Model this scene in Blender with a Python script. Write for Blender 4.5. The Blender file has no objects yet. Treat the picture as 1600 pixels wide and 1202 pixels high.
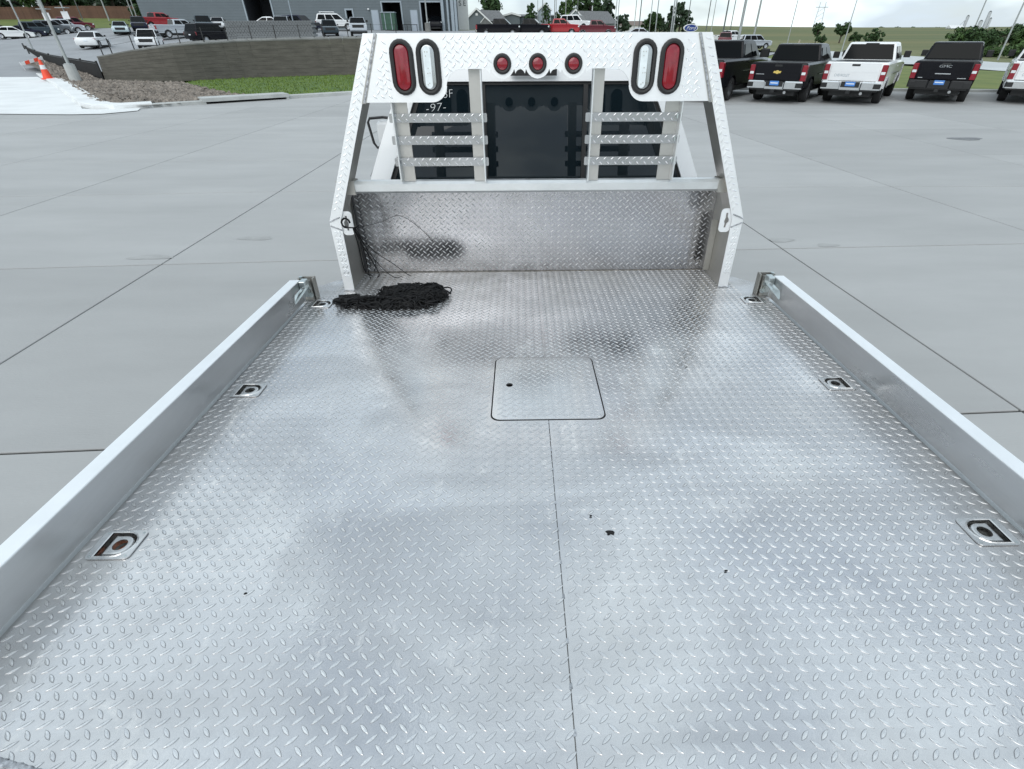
import bpy, bmesh, math, random
import numpy as np
from mathutils import Vector, Matrix, noise as mnoise
from mathutils.geometry import tessellate_polygon
from math import sin, cos, tan, pi, radians, atan2, sqrt

S = bpy.context.scene
COL = S.collection
rnd = random.Random(7)

# ---------------------------------------------------------------- camera
TILT, DECK_Z = 0.0436, 1.08            # the bed rakes nose-down by 2.5 degrees
F_PX, CX, CY = 761.13, 826.44, 600.73  # pinhole of the photograph (1600 x 1202)
CAM_PITCH, CAM_ROLL, CAM_YAW = 0.5736 + TILT, 0.0046, 0.0132


def rot_x(v, a=-TILT):
    c, s = cos(a), sin(a)
    return np.array([v[0], c * v[1] - s * v[2], s * v[1] + c * v[2]])


_fw = np.array([sin(CAM_YAW) * cos(0.5736), cos(CAM_YAW) * cos(0.5736), -sin(0.5736)])
_r0 = np.array([cos(CAM_YAW), -sin(CAM_YAW), 0.0])
_u0 = np.cross(_r0, _fw)
FW = rot_x(_fw)
RT = rot_x(cos(CAM_ROLL) * _r0 - sin(CAM_ROLL) * _u0)
UP = rot_x(sin(CAM_ROLL) * _r0 + cos(CAM_ROLL) * _u0)
CAM = rot_x(np.array([-0.0767, 0.0, 0.9666])) + np.array([0, 0, DECK_Z])

cam_data = bpy.data.cameras.new('camera')
cam = bpy.data.objects.new('camera', cam_data)
COL.objects.link(cam)
cam_data.sensor_fit = 'HORIZONTAL'
cam_data.sensor_width = 36.0
cam_data.lens = F_PX / 1600 * 36.0
cam_data.shift_x = -(CX - 800) / 1600
cam_data.shift_y = (CY - 601) / 1600
cam_data.clip_start = 0.02
cam_data.clip_end = 12000
mw = Matrix.Identity(4)
for i in range(3):
    mw[i][0], mw[i][1], mw[i][2], mw[i][3] = RT[i], UP[i], -FW[i], CAM[i]
cam.matrix_world = mw
S.camera = cam


def at(px, py, y):
    """world point seen at photograph pixel (px, py), y metres ahead"""
    d = FW + RT * (px - CX) / F_PX + UP * (CY - py) / F_PX
    p = CAM + d * ((y - CAM[1]) / d[1])
    return Vector(p)


def gp(px, py, z=0.0):
    """world point seen at photograph pixel (px, py) on the level z"""
    d = FW + RT * (px - CX) / F_PX + UP * (CY - py) / F_PX
    p = CAM + d * ((z - CAM[2]) / d[2])
    return Vector(p)


# ---------------------------------------------------------------- sky and sun
SUN_EL, SUN_AZ = radians(38), radians(200)     # behind the camera, a little to the left
world = bpy.data.worlds.new('World')
S.world = world
world.use_nodes = True
wn, wl = world.node_tree.nodes, world.node_tree.links
wn.clear()
wo = wn.new('ShaderNodeOutputWorld')
bg = wn.new('ShaderNodeBackground')
bg.inputs['Strength'].default_value = 0.1
sky = wn.new('ShaderNodeTexSky')
sky.sky_type = 'NISHITA'
sky.sun_disc = False
sky.sun_elevation = SUN_EL
sky.sun_rotation = SUN_AZ
sky.air_density = 1.0
sky.dust_density = 1.0
sky.ozone_density = 1.2
tc = wn.new('ShaderNodeTexCoord')
mp = wn.new('ShaderNodeMapping')
mp.inputs['Scale'].default_value = (1.6, 1.6, 4.2)
cl = wn.new('ShaderNodeTexNoise')
cl.inputs['Scale'].default_value = 1.9
cl.inputs['Detail'].default_value = 6
cl.inputs['Roughness'].default_value = 0.55
cl.inputs['Distortion'].default_value = 0.35
cr = wn.new('ShaderNodeValToRGB')
cr.color_ramp.elements[0].position = 0.40
cr.color_ramp.elements[0].color = (0.62, 0.62, 0.62, 1)
cr.color_ramp.elements[1].position = 0.56
cr.color_ramp.elements[1].color = (0.95, 0.95, 0.95, 1)
cc = wn.new('ShaderNodeTexNoise')
cc.inputs['Scale'].default_value = 2.6
cc.inputs['Detail'].default_value = 4
ccr = wn.new('ShaderNodeValToRGB')
ccr.color_ramp.elements[0].position = 0.42
ccr.color_ramp.elements[0].color = (6.2, 7.2, 8.1, 1)
ccr.color_ramp.elements[1].position = 0.58
ccr.color_ramp.elements[1].color = (10.7, 12.0, 12.4, 1)
mx = wn.new('ShaderNodeMixRGB')
wl.new(tc.outputs['Generated'], mp.inputs['Vector'])
wl.new(mp.outputs[0], cl.inputs['Vector'])
wl.new(mp.outputs[0], cc.inputs['Vector'])
wl.new(cl.outputs['Fac'], cr.inputs['Fac'])
wl.new(cc.outputs['Fac'], ccr.inputs['Fac'])
wl.new(cr.outputs['Color'], mx.inputs['Fac'])
wl.new(sky.outputs['Color'], mx.inputs['Color1'])
wl.new(ccr.outputs['Color'], mx.inputs['Color2'])
wl.new(mx.outputs['Color'], bg.inputs['Color'])
wl.new(bg.outputs[0], wo.inputs['Surface'])

sun_d = bpy.data.lights.new('sun', 'SUN')
sun_d.energy = 1.05
sun_d.angle = radians(50)
sun_d.color = (1.0, 0.97, 0.92)
sun = bpy.data.objects.new('sun', sun_d)
COL.objects.link(sun)
sdir = Vector((sin(SUN_AZ) * cos(SUN_EL), cos(SUN_AZ) * cos(SUN_EL), sin(SUN_EL)))
sun.rotation_euler = sdir.to_track_quat('Z', 'Y').to_euler()
sun.location = (0, -20, 30)

S.view_settings.view_transform = 'Standard'
S.view_settings.look = 'None'
S.view_settings.exposure = 0.22
S.view_settings.gamma = 1.0
S.view_settings.use_curve_mapping = False
S.render.engine = 'CYCLES'
S.cycles.max_bounces = 8
S.cycles.use_denoising = True


# ---------------------------------------------------------------- materials
def mat(name, color, rough=0.6, metal=0.0, var=0.0, vscale=3.0, vcolor=None, bump=0.0, bscale=40.0,
        spec=0.5, coat=0.0, rvar=0.0, obj_var=0.0, stretch=None, coords='Object', detail=5.0, trans=0.0):
    m = bpy.data.materials.new(name)
    m.use_nodes = True
    nt = m.node_tree
    n, l = nt.nodes, nt.links
    b = n['Principled BSDF']
    b.inputs['Base Color'].default_value = (*color, 1)
    b.inputs['Roughness'].default_value = rough
    b.inputs['Metallic'].default_value = metal
    b.inputs['Specular IOR Level'].default_value = spec
    b.inputs['Coat Weight'].default_value = coat
    b.inputs['Coat Roughness'].default_value = 0.05
    if trans:
        b.inputs['Transmission Weight'].default_value = trans
    if var or bump or rvar or obj_var:
        t = n.new('ShaderNodeTexCoord')
        mpn = n.new('ShaderNodeMapping')
        if stretch:
            mpn.inputs['Scale'].default_value = stretch
        l.new(t.outputs[coords], mpn.inputs['Vector'])
    last = None
    if var:
        nz = n.new('ShaderNodeTexNoise')
        nz.inputs['Scale'].default_value = vscale
        nz.inputs['Detail'].default_value = detail
        nz.inputs['Roughness'].default_value = 0.62
        l.new(mpn.outputs[0], nz.inputs['Vector'])
        rp = n.new('ShaderNodeValToRGB')
        rp.color_ramp.elements[0].position = 0.32
        rp.color_ramp.elements[1].position = 0.68
        c2 = vcolor if vcolor else tuple(c * (1 - var) for c in color)
        c1 = color if vcolor else tuple(min(1, c * (1 + var)) for c in color)
        rp.color_ramp.elements[0].color = (*c2, 1)
        rp.color_ramp.elements[1].color = (*c1, 1)
        l.new(nz.outputs['Fac'], rp.inputs['Fac'])
        last = rp.outputs['Color']
    if obj_var:
        oi = n.new('ShaderNodeObjectInfo')
        mr = n.new('ShaderNodeMapRange')
        mr.inputs['To Min'].default_value = 1 - obj_var
        mr.inputs['To Max'].default_value = 1 + obj_var
        l.new(oi.outputs['Random'], mr.inputs['Value'])
        mm = n.new('ShaderNodeMixRGB')
        mm.blend_type = 'MULTIPLY'
        mm.inputs['Fac'].default_value = 1
        if last is not None:
            l.new(last, mm.inputs['Color1'])
        else:
            mm.inputs['Color1'].default_value = (*color, 1)
        l.new(mr.outputs[0], mm.inputs['Color2'])
        last = mm.outputs['Color']
    if last is not None:
        l.new(last, b.inputs['Base Color'])
    if rvar:
        nr = n.new('ShaderNodeTexNoise')
        nr.inputs['Scale'].default_value = vscale * 1.7
        nr.inputs['Detail'].default_value = 4
        l.new(mpn.outputs[0], nr.inputs['Vector'])
        m2 = n.new('ShaderNodeMapRange')
        m2.inputs['From Min'].default_value = 0.3
        m2.inputs['From Max'].default_value = 0.7
        m2.inputs['To Min'].default_value = max(0.02, rough - rvar)
        m2.inputs['To Max'].default_value = rough + rvar
        l.new(nr.outputs['Fac'], m2.inputs['Value'])
        l.new(m2.outputs[0], b.inputs['Roughness'])
    if bump:
        nb = n.new('ShaderNodeTexNoise')
        nb.inputs['Scale'].default_value = bscale
        nb.inputs['Detail'].default_value = 4
        l.new(mpn.outputs[0], nb.inputs['Vector'])
        bp = n.new('ShaderNodeBump')
        bp.inputs['Strength'].default_value = bump
        bp.inputs['Distance'].default_value = 0.02
        l.new(nb.outputs['Fac'], bp.inputs['Height'])
        l.new(bp.outputs['Normal'], b.inputs['Normal'])
    return m


def aluminium(name, base=(0.76, 0.78, 0.81), rough=0.34, rvar=0.07, dust=0.25, dust_col=(0.50, 0.49, 0.47), dscale=2.2,
              grain=None, chalk=0.0, metal=1.0, grime_and_reflection=False):
    """bare mill-finish aluminium with patchy roughness and a thin film of road dust"""
    m = bpy.data.materials.new(name)
    m.use_nodes = True
    nt = m.node_tree
    n, l = nt.nodes, nt.links
    b = n['Principled BSDF']
    t = n.new('ShaderNodeTexCoord')
    mpn = n.new('ShaderNodeMapping')
    if grain:
        mpn.inputs['Scale'].default_value = grain
    l.new(t.outputs['Object'], mpn.inputs['Vector'])

    def noise(scale, detail=5, r=0.6, src=mpn.outputs[0], dist=0.0):
        q = n.new('ShaderNodeTexNoise')
        q.inputs['Scale'].default_value = scale
        q.inputs['Detail'].default_value = detail
        q.inputs['Roughness'].default_value = r
        q.inputs['Distortion'].default_value = dist
        l.new(src, q.inputs['Vector'])
        return q.outputs['Fac']

    def ramp(src, p0, p1, v0, v1):
        q = n.new('ShaderNodeMapRange')
        q.inputs['From Min'].default_value = p0
        q.inputs['From Max'].default_value = p1
        q.inputs['To Min'].default_value = v0
        q.inputs['To Max'].default_value = v1
        l.new(src, q.inputs['Value'])
        return q.outputs[0]

    def mixc(f, a, c):
        q = n.new('ShaderNodeMixRGB')
        l.new(f, q.inputs['Fac'])
        for s, k in ((a, 'Color1'), (c, 'Color2')):
            if isinstance(s, tuple):
                q.inputs[k].default_value = (*s, 1)
            else:
                l.new(s, q.inputs[k])
        return q.outputs['Color']

    def math_(op, a, c):
        q = n.new('ShaderNodeMath')
        q.operation = op
        for i, s in enumerate((a, c)):
            if isinstance(s, (int, float)):
                q.inputs[i].default_value = s
            else:
                l.new(s, q.inputs[i])
        q.use_clamp = True
        return q.outputs[0]

    d = ramp(noise(dscale, 7, 0.68, dist=0.6), 0.42, 0.72, 0.0, dust)
    d = math_('ADD', d, ramp(noise(dscale * 9, 5, 0.7), 0.55, 0.75, 0.0, dust * 0.5))
    col = mixc(ramp(noise(dscale * 3.1), 0.3, 0.7, 0, 1), tuple(c * 0.93 for c in base), base)
    if grime_and_reflection:
        # dull oxidised areas against scoured clean ones, dragged sideways by sliding loads
        m3 = n.new('ShaderNodeMapping')
        m3.inputs['Scale'].default_value = (0.75, 1.5, 1)
        m3.inputs['Rotation'].default_value = (0, 0, -0.12)
        l.new(t.outputs['Object'], m3.inputs['Vector'])
        ox = ramp(noise(1.7, 8, 0.58, m3.outputs[0], 0.8), 0.43, 0.58, 0, 1)
        col = mixc(math_('MULTIPLY', ox, 0.5), col, (base[0] * 0.60, base[1] * 0.60, base[2] * 0.61))
        m4 = n.new('ShaderNodeMapping')
        m4.inputs['Scale'].default_value = (1.0, 26.0, 1)
        m4.inputs['Rotation'].default_value = (0, 0, 0.9)
        l.new(t.outputs['Object'], m4.inputs['Vector'])
        sc = ramp(noise(5.0, 6, 0.7, m4.outputs[0]), 0.60, 0.74, 0, 0.45)
        col = mixc(sc, col, (base[0] * 1.15, base[1] * 1.15, base[2] * 1.15))
        mo = ramp(noise(26, 5, 0.7), 0.3, 0.7, 0, 0.22)
        col = mixc(mo, col, (base[0] * 0.62, base[1] * 0.61, base[2] * 0.59))
    col = mixc(d, col, dust_col)
    met = ramp(d, 0, 1, metal, 0.15)
    if grime_and_reflection:
        # brown road dirt at the headboard and rails, deepened to paint dark reflections there
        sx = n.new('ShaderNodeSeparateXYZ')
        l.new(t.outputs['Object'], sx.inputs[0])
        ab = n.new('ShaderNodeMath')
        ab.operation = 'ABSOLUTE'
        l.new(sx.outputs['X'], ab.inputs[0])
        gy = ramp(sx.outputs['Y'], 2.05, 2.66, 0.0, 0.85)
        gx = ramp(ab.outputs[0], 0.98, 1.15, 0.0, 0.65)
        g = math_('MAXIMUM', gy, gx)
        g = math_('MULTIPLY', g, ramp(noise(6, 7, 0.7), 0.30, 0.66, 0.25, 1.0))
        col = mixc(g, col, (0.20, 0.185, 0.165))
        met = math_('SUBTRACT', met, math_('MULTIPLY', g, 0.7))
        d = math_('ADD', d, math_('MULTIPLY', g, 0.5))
    if chalk:
        # dried chalky scuffs, long in the loading direction
        m2 = n.new('ShaderNodeMapping')
        m2.inputs['Scale'].default_value = (2.4, 1.1, 1)
        m2.inputs['Rotation'].default_value = (0, 0, 0.35)
        l.new(t.outputs['Object'], m2.inputs['Vector'])
        k = ramp(noise(2.3, 9, 0.72, m2.outputs[0], 1.4), 0.56, 0.72, 0, chalk)
        k2 = ramp(noise(38, 4, 0.7, m2.outputs[0]), 0.42, 0.62, 0.25, 1)
        k = math_('MULTIPLY', k, k2)
        col = mixc(k, col, (0.78, 0.77, 0.75))
        met = math_('SUBTRACT', met, k)
    l.new(col, b.inputs['Base Color'])
    l.new(met, b.inputs['Metallic'])
    r = ramp(noise(dscale * 1.6, 6, 0.6), 0.3, 0.7, rough - rvar, rough + rvar)
    r = math_('ADD', r, math_('MULTIPLY', d, 0.35))
    l.new(r, b.inputs['Roughness'])
    nb = noise(160, 3, 0.6)
    bp = n.new('ShaderNodeBump')
    bp.inputs['Strength'].default_value = 0.10
    bp.inputs['Distance'].default_value = 0.002
    l.new(nb, bp.inputs['Height'])
    nb2 = n.new('ShaderNodeBump')
    nb2.inputs['Strength'].default_value = 0.12
    nb2.inputs['Distance'].default_value = 0.012
    l.new(noise(5.0, 2, 0.5), nb2.inputs['Height'])
    l.new(bp.outputs['Normal'], nb2.inputs['Normal'])
    l.new(nb2.outputs['Normal'], b.inputs['Normal'])
    return m


M = {}
M['deck'] = aluminium('deck_aluminium', base=(0.735, 0.735, 0.75), rough=0.195, rvar=0.10, dust=0.22, chalk=0.85, grime_and_reflection=True)
M['hatch'] = aluminium('hatch_aluminium', base=(0.74, 0.745, 0.76), rough=0.19, dust=0.18)
M['lug'] = aluminium('raised_tread_aluminium', base=(0.85, 0.85, 0.855), rough=0.20, rvar=0.05, dust=0.06, grime_and_reflection=True)
M['lugside'] = aluminium('shaded_tread_flank', base=(0.46, 0.46, 0.47), rough=0.32, dust=0.2, dust_col=(0.3, 0.29, 0.27))
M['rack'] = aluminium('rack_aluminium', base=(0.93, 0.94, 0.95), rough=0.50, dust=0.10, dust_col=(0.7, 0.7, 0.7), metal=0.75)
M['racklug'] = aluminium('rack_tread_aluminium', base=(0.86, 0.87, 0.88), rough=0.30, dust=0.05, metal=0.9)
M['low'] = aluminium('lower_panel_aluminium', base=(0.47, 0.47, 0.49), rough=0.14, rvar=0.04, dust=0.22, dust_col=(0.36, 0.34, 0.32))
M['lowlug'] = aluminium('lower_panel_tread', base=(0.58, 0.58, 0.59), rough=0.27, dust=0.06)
M['rung'] = aluminium('rung_aluminium', base=(0.50, 0.51, 0.53), rough=0.28, dust=0.2, dust_col=(0.4, 0.4, 0.4))
M['upright'] = aluminium('upright_aluminium', base=(0.56, 0.55, 0.53), rough=0.35, dust=0.25, dust_col=(0.40, 0.38, 0.36))
M['railtop'] = aluminium('sky_lit_rail_top', base=(0.93, 0.94, 0.95), rough=0.45, dust=0.08, dust_col=(0.7, 0.7, 0.7), metal=0.8)  # paler than the sides: bright sky on the rail top painted into the colour
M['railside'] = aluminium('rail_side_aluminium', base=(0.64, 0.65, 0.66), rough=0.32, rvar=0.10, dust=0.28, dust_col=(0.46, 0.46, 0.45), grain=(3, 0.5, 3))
M['rail'] = aluminium('rail_aluminium', base=(0.74, 0.76, 0.77), rough=0.36, dust=0.25, dust_col=(0.60, 0.61, 0.61), grain=(3, 0.5, 3), metal=0.92)
M['dull'] = aluminium('dull_aluminium', base=(0.50, 0.49, 0.46), rough=0.45, dust=0.3, dust_col=(0.30, 0.28, 0.25))
M['weld'] = mat('weld_bead', (0.42, 0.43, 0.45), 0.5, 1.0, var=0.5, vscale=90)
M['dark'] = mat('dark_gap', (0.012, 0.012, 0.013), 0.9)
M['zinc'] = mat('zinc_plated_steel', (0.55, 0.60, 0.60), 0.34, 1.0, var=0.2, vscale=30)
M['steel'] = mat('tie_down_steel', (0.66, 0.66, 0.66), 0.3, 1.0, var=0.12, vscale=30, rvar=0.08)
M['cupsteel'] = mat('cup_steel', (0.20, 0.20, 0.19), 0.45, 0.8, var=0.3, vscale=40)
M['cupdark'] = mat('dirty_cup', (0.030, 0.027, 0.021), 0.8, var=0.5, vscale=50)
M['rust'] = mat('rusty_cup', (0.40, 0.12, 0.05), 0.8, var=0.5, vscale=40)
M['rubber'] = mat('black_rubber', (0.018, 0.018, 0.018), 0.55, bump=0.1, bscale=200)
M['net'] = mat('black_cord', (0.008, 0.008, 0.009), 0.6, var=0.3, vscale=45, vcolor=(0.002, 0.002, 0.0022), spec=0.3)
M['red'] = mat('red_lens', (0.24, 0.004, 0.016), 0.16, var=0.15, vscale=60, coat=0.6)
M['clear'] = mat('clear_lens', (0.74, 0.80, 0.82), 0.10, var=0.08, vscale=30, coat=0.8)
M['led'] = mat('lamp_reflector', (0.45, 0.47, 0.48), 0.2, 0.8)
M['white'] = mat('white_paint', (0.80, 0.81, 0.82), 0.28, coat=0.7, var=0.02, vscale=2)
M['glass'] = mat('tinted_glass', (0.006, 0.012, 0.016), 0.02, spec=0.42)
M['carglass'] = mat('vehicle_glass', (0.003, 0.004, 0.005), 0.05, spec=0.12)
M['black'] = mat('black_plastic', (0.012, 0.012, 0.013), 0.45)
M['marker'] = mat('white_marker', (0.8, 0.82, 0.82), 0.7)
M['tyre'] = mat('tyre_rubber', (0.016, 0.016, 0.017), 0.85, var=0.3, vscale=8)
M['rim'] = mat('wheel_rim', (0.45, 0.46, 0.48), 0.3, 0.9)
M['chrome'] = mat('chrome', (0.78, 0.79, 0.80), 0.12, 1.0, var=0.05, vscale=4)
M['slab'] = mat('lot_concrete', (0.376, 0.377, 0.374), 0.82, var=0.08, vscale=0.8, bump=0.12, bscale=70, obj_var=0.06, coords='Object', stretch=(0.35, 1.2, 1), detail=12)
M['joint'] = mat('joint_filler', (0.045, 0.043, 0.04), 0.95, var=0.3, vscale=9)
M['newcon'] = mat('new_concrete', (0.74, 0.75, 0.75), 0.8, var=0.10, vscale=0.5, detail=8, bump=0.05, bscale=20)
M['curb'] = mat('kerb_concrete', (0.44, 0.45, 0.44), 0.85, var=0.15, vscale=1.2, detail=8)
M['stain'] = mat('oil_stain', (0.16, 0.165, 0.17), 0.7, var=0.3, vscale=6)
M['asphalt'] = mat('lot_asphalt', (0.30, 0.31, 0.325), 0.9, var=0.12, vscale=0.2, detail=8)
M['road'] = mat('road_concrete', (0.50, 0.52, 0.53), 0.85, var=0.08, vscale=0.3, stretch=(0.3, 1, 1))
M['wall'] = mat('wall_block', (0.118, 0.110, 0.094), 0.9, var=0.22, vscale=1.3, stretch=(1, 1, 5), detail=8, bump=0.2, bscale=9)
M['cap'] = mat('wall_cap', (0.19, 0.19, 0.18), 0.9, var=0.2, vscale=1.0)
M['block'] = mat('grey_block', (0.17, 0.18, 0.185), 0.9, var=0.2, vscale=2.0)
M['grass'] = mat('mown_grass', (0.125, 0.185, 0.034), 0.95, var=0.5, vscale=1.6, vcolor=(0.045, 0.10, 0.016), detail=9, bump=0.5, bscale=12)
M['verge'] = mat('verge_grass', (0.165, 0.190, 0.045), 0.95, vcolor=(0.085, 0.125, 0.026), var=0.5, vscale=0.5, detail=9, bump=0.4, bscale=6)
M['blade'] = mat('grass_blades', (0.13, 0.195, 0.036), 0.9, var=0.4, vscale=3)
M['dry'] = mat('dry_bank', (0.19, 0.18, 0.085), 0.95, var=0.4, vscale=0.4, vcolor=(0.09, 0.115, 0.035), detail=8)
M['gravel'] = mat('rock_mulch', (0.15, 0.128, 0.108), 0.95, var=0.5, vscale=5, detail=8)
M['stone'] = mat('loose_stone', (0.25, 0.215, 0.185), 0.9, obj_var=0.3, var=0.5, vscale=3, detail=3)
M['leafA'] = mat('leaf_dark', (0.035, 0.075, 0.022), 0.8, var=0.55, vscale=1.3, coords='Object')
M['leafB'] = mat('leaf_mid', (0.055, 0.105, 0.028), 0.8, var=0.55, vscale=1.1)
M['leafC'] = mat('leaf_evergreen', (0.028, 0.055, 0.026), 0.8, var=0.5, vscale=1.0)
M['bark'] = mat('bark', (0.09, 0.075, 0.06), 0.95, var=0.3, vscale=4)
M['siding'] = mat('grey_siding', (0.125, 0.15, 0.165), 0.7, var=0.05, vscale=0.5)
M['trim'] = mat('white_trim', (0.72, 0.73, 0.74), 0.6, var=0.04, vscale=2)
M['greytrim'] = mat('grey_trim', (0.30, 0.35, 0.39), 0.6, var=0.06, vscale=2)
M['ltdoor'] = mat('pale_door', (0.36, 0.41, 0.47), 0.5, var=0.05, vscale=1)
M['roof'] = mat('shingle_roof', (0.15, 0.155, 0.16), 0.9, var=0.25, vscale=3, detail=8)
M['woodf'] = mat('brown_fence', (0.125, 0.068, 0.045), 0.85, var=0.25, vscale=3, stretch=(6, 6, 0.6), obj_var=0.12)
M['orange'] = mat('orange_plastic', (0.80, 0.075, 0.03), 0.5, var=0.1, vscale=5)
M['pole'] = mat('galvanised_pole', (0.36, 0.38, 0.38), 0.5, 0.3, var=0.12, vscale=3)
M['dpole'] = mat('dark_pole', (0.11, 0.12, 0.12), 0.6, var=0.1, vscale=3)
M['fordblue'] = mat('sign_blue', (0.012, 0.045, 0.24), 0.4, var=0.04, vscale=2)
M['gold'] = mat('gold_emblem', (0.85, 0.62, 0.18), 0.3, 0.7)
M['plate'] = mat('dealer_plate', (0.08, 0.24, 0.62), 0.5, var=0.05, vscale=10)
M['platew'] = mat('plate_white', (0.8, 0.85, 0.9), 0.5)
M['field'] = mat('farm_field', (0.175, 0.155, 0.055), 0.95, var=0.5, vscale=0.008, vcolor=(0.048, 0.088, 0.022), stretch=(0.20, 0.75, 1), detail=7)
M['farwood'] = mat('far_trees', (0.05, 0.085, 0.05), 0.9, var=0.4, vscale=0.05)
M['silo'] = mat('silo_steel', (0.50, 0.52, 0.55), 0.5, 0.2, var=0.1, vscale=0.1)
M['green'] = mat('green_paint', (0.03, 0.085, 0.055), 0.5, var=0.2, vscale=2)


def paint(name, c, rough=0.25, metal=0.0):
    return mat(name, c, rough, metal, var=0.03, vscale=1.5, coat=0.08 if max(c) < 0.1 else 0.4, spec=0.18 if max(c) < 0.1 else 0.5)


P = {
    'white': paint('vehicle_white', (0.80, 0.81, 0.82)), 'black': paint('vehicle_black', (0.006, 0.006, 0.009)),
    'silver': paint('vehicle_silver', (0.46, 0.49, 0.53), 0.3, 0.35), 'red': paint('vehicle_red', (0.36, 0.012, 0.02)),
    'maroon': paint('vehicle_maroon', (0.13, 0.012, 0.022)), 'paleblue': paint('vehicle_pale_blue', (0.50, 0.60, 0.63)),
    'slate': paint('vehicle_slate', (0.05, 0.07, 0.085)), 'grey': paint('vehicle_grey', (0.10, 0.115, 0.13)),
    'tan': paint('vehicle_tan', (0.17, 0.145, 0.12)), 'navy': paint('vehicle_navy', (0.018, 0.02, 0.04))}


# ---------------------------------------------------------------- mesh helpers
class MB:
    def __init__(self):
        self.v, self.f = [], []

    def add(self, vs, fs):
        o = len(self.v)
        self.v += [tuple(p) for p in vs]
        self.f += [tuple(i + o for i in q) for q in fs]
        return self

    def box(self, x0, x1, y0, y1, z0, z1, m=None):
        vs = [Vector(p) for p in ((x0, y0, z0), (x1, y0, z0), (x1, y1, z0), (x0, y1, z0),
                                  (x0, y0, z1), (x1, y0, z1), (x1, y1, z1), (x0, y1, z1))]
        if m is not None:
            vs = [m @ p for p in vs]
        return self.add(vs, [(3, 2, 1, 0), (4, 5, 6, 7), (0, 1, 5, 4), (1, 2, 6, 5), (2, 3, 7, 6), (3, 0, 4, 7)])

    def cbox(self, x0, x1, y0, y1, z0, z1, c=0.01, m=None):
        """box with chamfered vertical and top edges"""
        pts = [(x0 + c, y0), (x1 - c, y0), (x1, y0 + c), (x1, y1 - c), (x1 - c, y1), (x0 + c, y1), (x0, y1 - c), (x0, y0 + c)]
        cx, cy = (x0 + x1) / 2, (y0 + y1) / 2
        vs = [(x, y, z0) for x, y in pts] + [(x, y, z1 - c) for x, y in pts]
        vs += [(x - math.copysign(c * .7, x - cx), y - math.copysign(c * .7, y - cy), z1) for x, y in pts]
        if m is not None:
            vs = [m @ Vector(p) for p in vs]
        fs = [tuple(reversed(range(8)))]
        for k in (0, 8):
            fs += [(k + i, k + (i + 1) % 8, k + 8 + (i + 1) % 8, k + 8 + i) for i in range(8)]
        fs.append(tuple(range(16, 24)))
        return self.add(vs, fs)

    def tube(self, pts, r, n=8, cap=True):
        pts = [Vector(p) for p in pts]
        rs = r if isinstance(r, (list, tuple)) else [r] * len(pts)
        vs, fs = [], []
        ref = None
        for i, p in enumerate(pts):
            d = (pts[min(i + 1, len(pts) - 1)] - pts[max(i - 1, 0)])
            d = d.normalized() if d.length > 1e-9 else Vector((0, 0, 1))
            if ref is None:
                ref = d.orthogonal().normalized()
            a = (ref - d * ref.dot(d))
            a = a.normalized() if a.length > 1e-6 else d.orthogonal().normalized()
            ref = a
            b = d.cross(a)
            for k in range(n):
                t = 2 * pi * k / n
                vs.append(p + (a * cos(t) + b * sin(t)) * rs[i])
        for i in range(len(pts) - 1):
            for k in range(n):
                fs.append((i * n + k, i * n + (k + 1) % n, (i + 1) * n + (k + 1) % n, (i + 1) * n + k))
        if cap:
            fs.append(tuple(reversed(range(n))))
            fs.append(tuple(range((len(pts) - 1) * n, len(pts) * n)))
        return self.add(vs, fs)

    def plate(self, outer, holes, w0, w1, fr):
        """flat plate with holes: 2D outline, extruded from w0 to w1; fr maps (u, v, w) to 3D"""
        loops = [list(outer)] + [list(h) for h in holes]
        flat = [p for lp in loops for p in lp]
        tri = tessellate_polygon([[Vector((p[0], p[1], 0)) for p in lp] for lp in loops])
        n = len(flat)
        vs = [fr(p[0], p[1], w0) for p in flat] + [fr(p[0], p[1], w1) for p in flat]
        fs = []
        for t in tri:
            a, b, c = (flat[i] for i in t)
            ccw = (b[0] - a[0]) * (c[1] - a[1]) - (b[1] - a[1]) * (c[0] - a[0]) > 0
            t = tuple(t) if ccw else tuple(reversed(t))
            fs.append(tuple(reversed(t)))
            fs.append(tuple(i + n for i in t))
        o = 0
        for li, lp in enumerate(loops):
            k = len(lp)
            area = sum(lp[i][0] * lp[(i + 1) % k][1] - lp[(i + 1) % k][0] * lp[i][1] for i in range(k))
            for i in range(k):
                a, b = o + i, o + (i + 1) % k
                q = (a, b, b + n, a + n)
                if (area > 0) != (li == 0):
                    q = tuple(reversed(q))
                fs.append(q)
            o += k
        return self.add(vs, fs)

    def disc(self, c, r, ax='z', n=16, h=0.0):
        return self

    def build(self, name, m, parent=None, smooth=False, loc=None, recalc=False):
        me = bpy.data.meshes.new(name)
        me.from_pydata(self.v, [], self.f)
        me.update()
        if recalc:
            bm = bmesh.new()
            bm.from_mesh(me)
            bmesh.ops.recalc_face_normals(bm, faces=bm.faces)
            bm.to_mesh(me)
            bm.free()
        if smooth:
            me.polygons.foreach_set('use_smooth', [True] * len(me.polygons))
            try:
                me.set_sharp_from_angle(angle=radians(38))
            except Exception:
                pass
        if m is not None:
            me.materials.append(m)
        o = bpy.data.objects.new(name, me)
        COL.objects.link(o)
        if parent is not None:
            o.parent = parent
        if loc is not None:
            o.location = loc
        return o


def link_copy(o, parent, loc=None):
    c = o.copy()
    COL.objects.link(c)
    c.parent = parent
    if loc is not None:
        c.location = loc
    return c


def empty(name, loc=(0, 0, 0), rot=(0, 0, 0)):
    o = bpy.data.objects.new(name, None)
    o.empty_display_size = 0.2
    COL.objects.link(o)
    o.location = loc
    o.rotation_euler = rot
    return o


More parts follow.
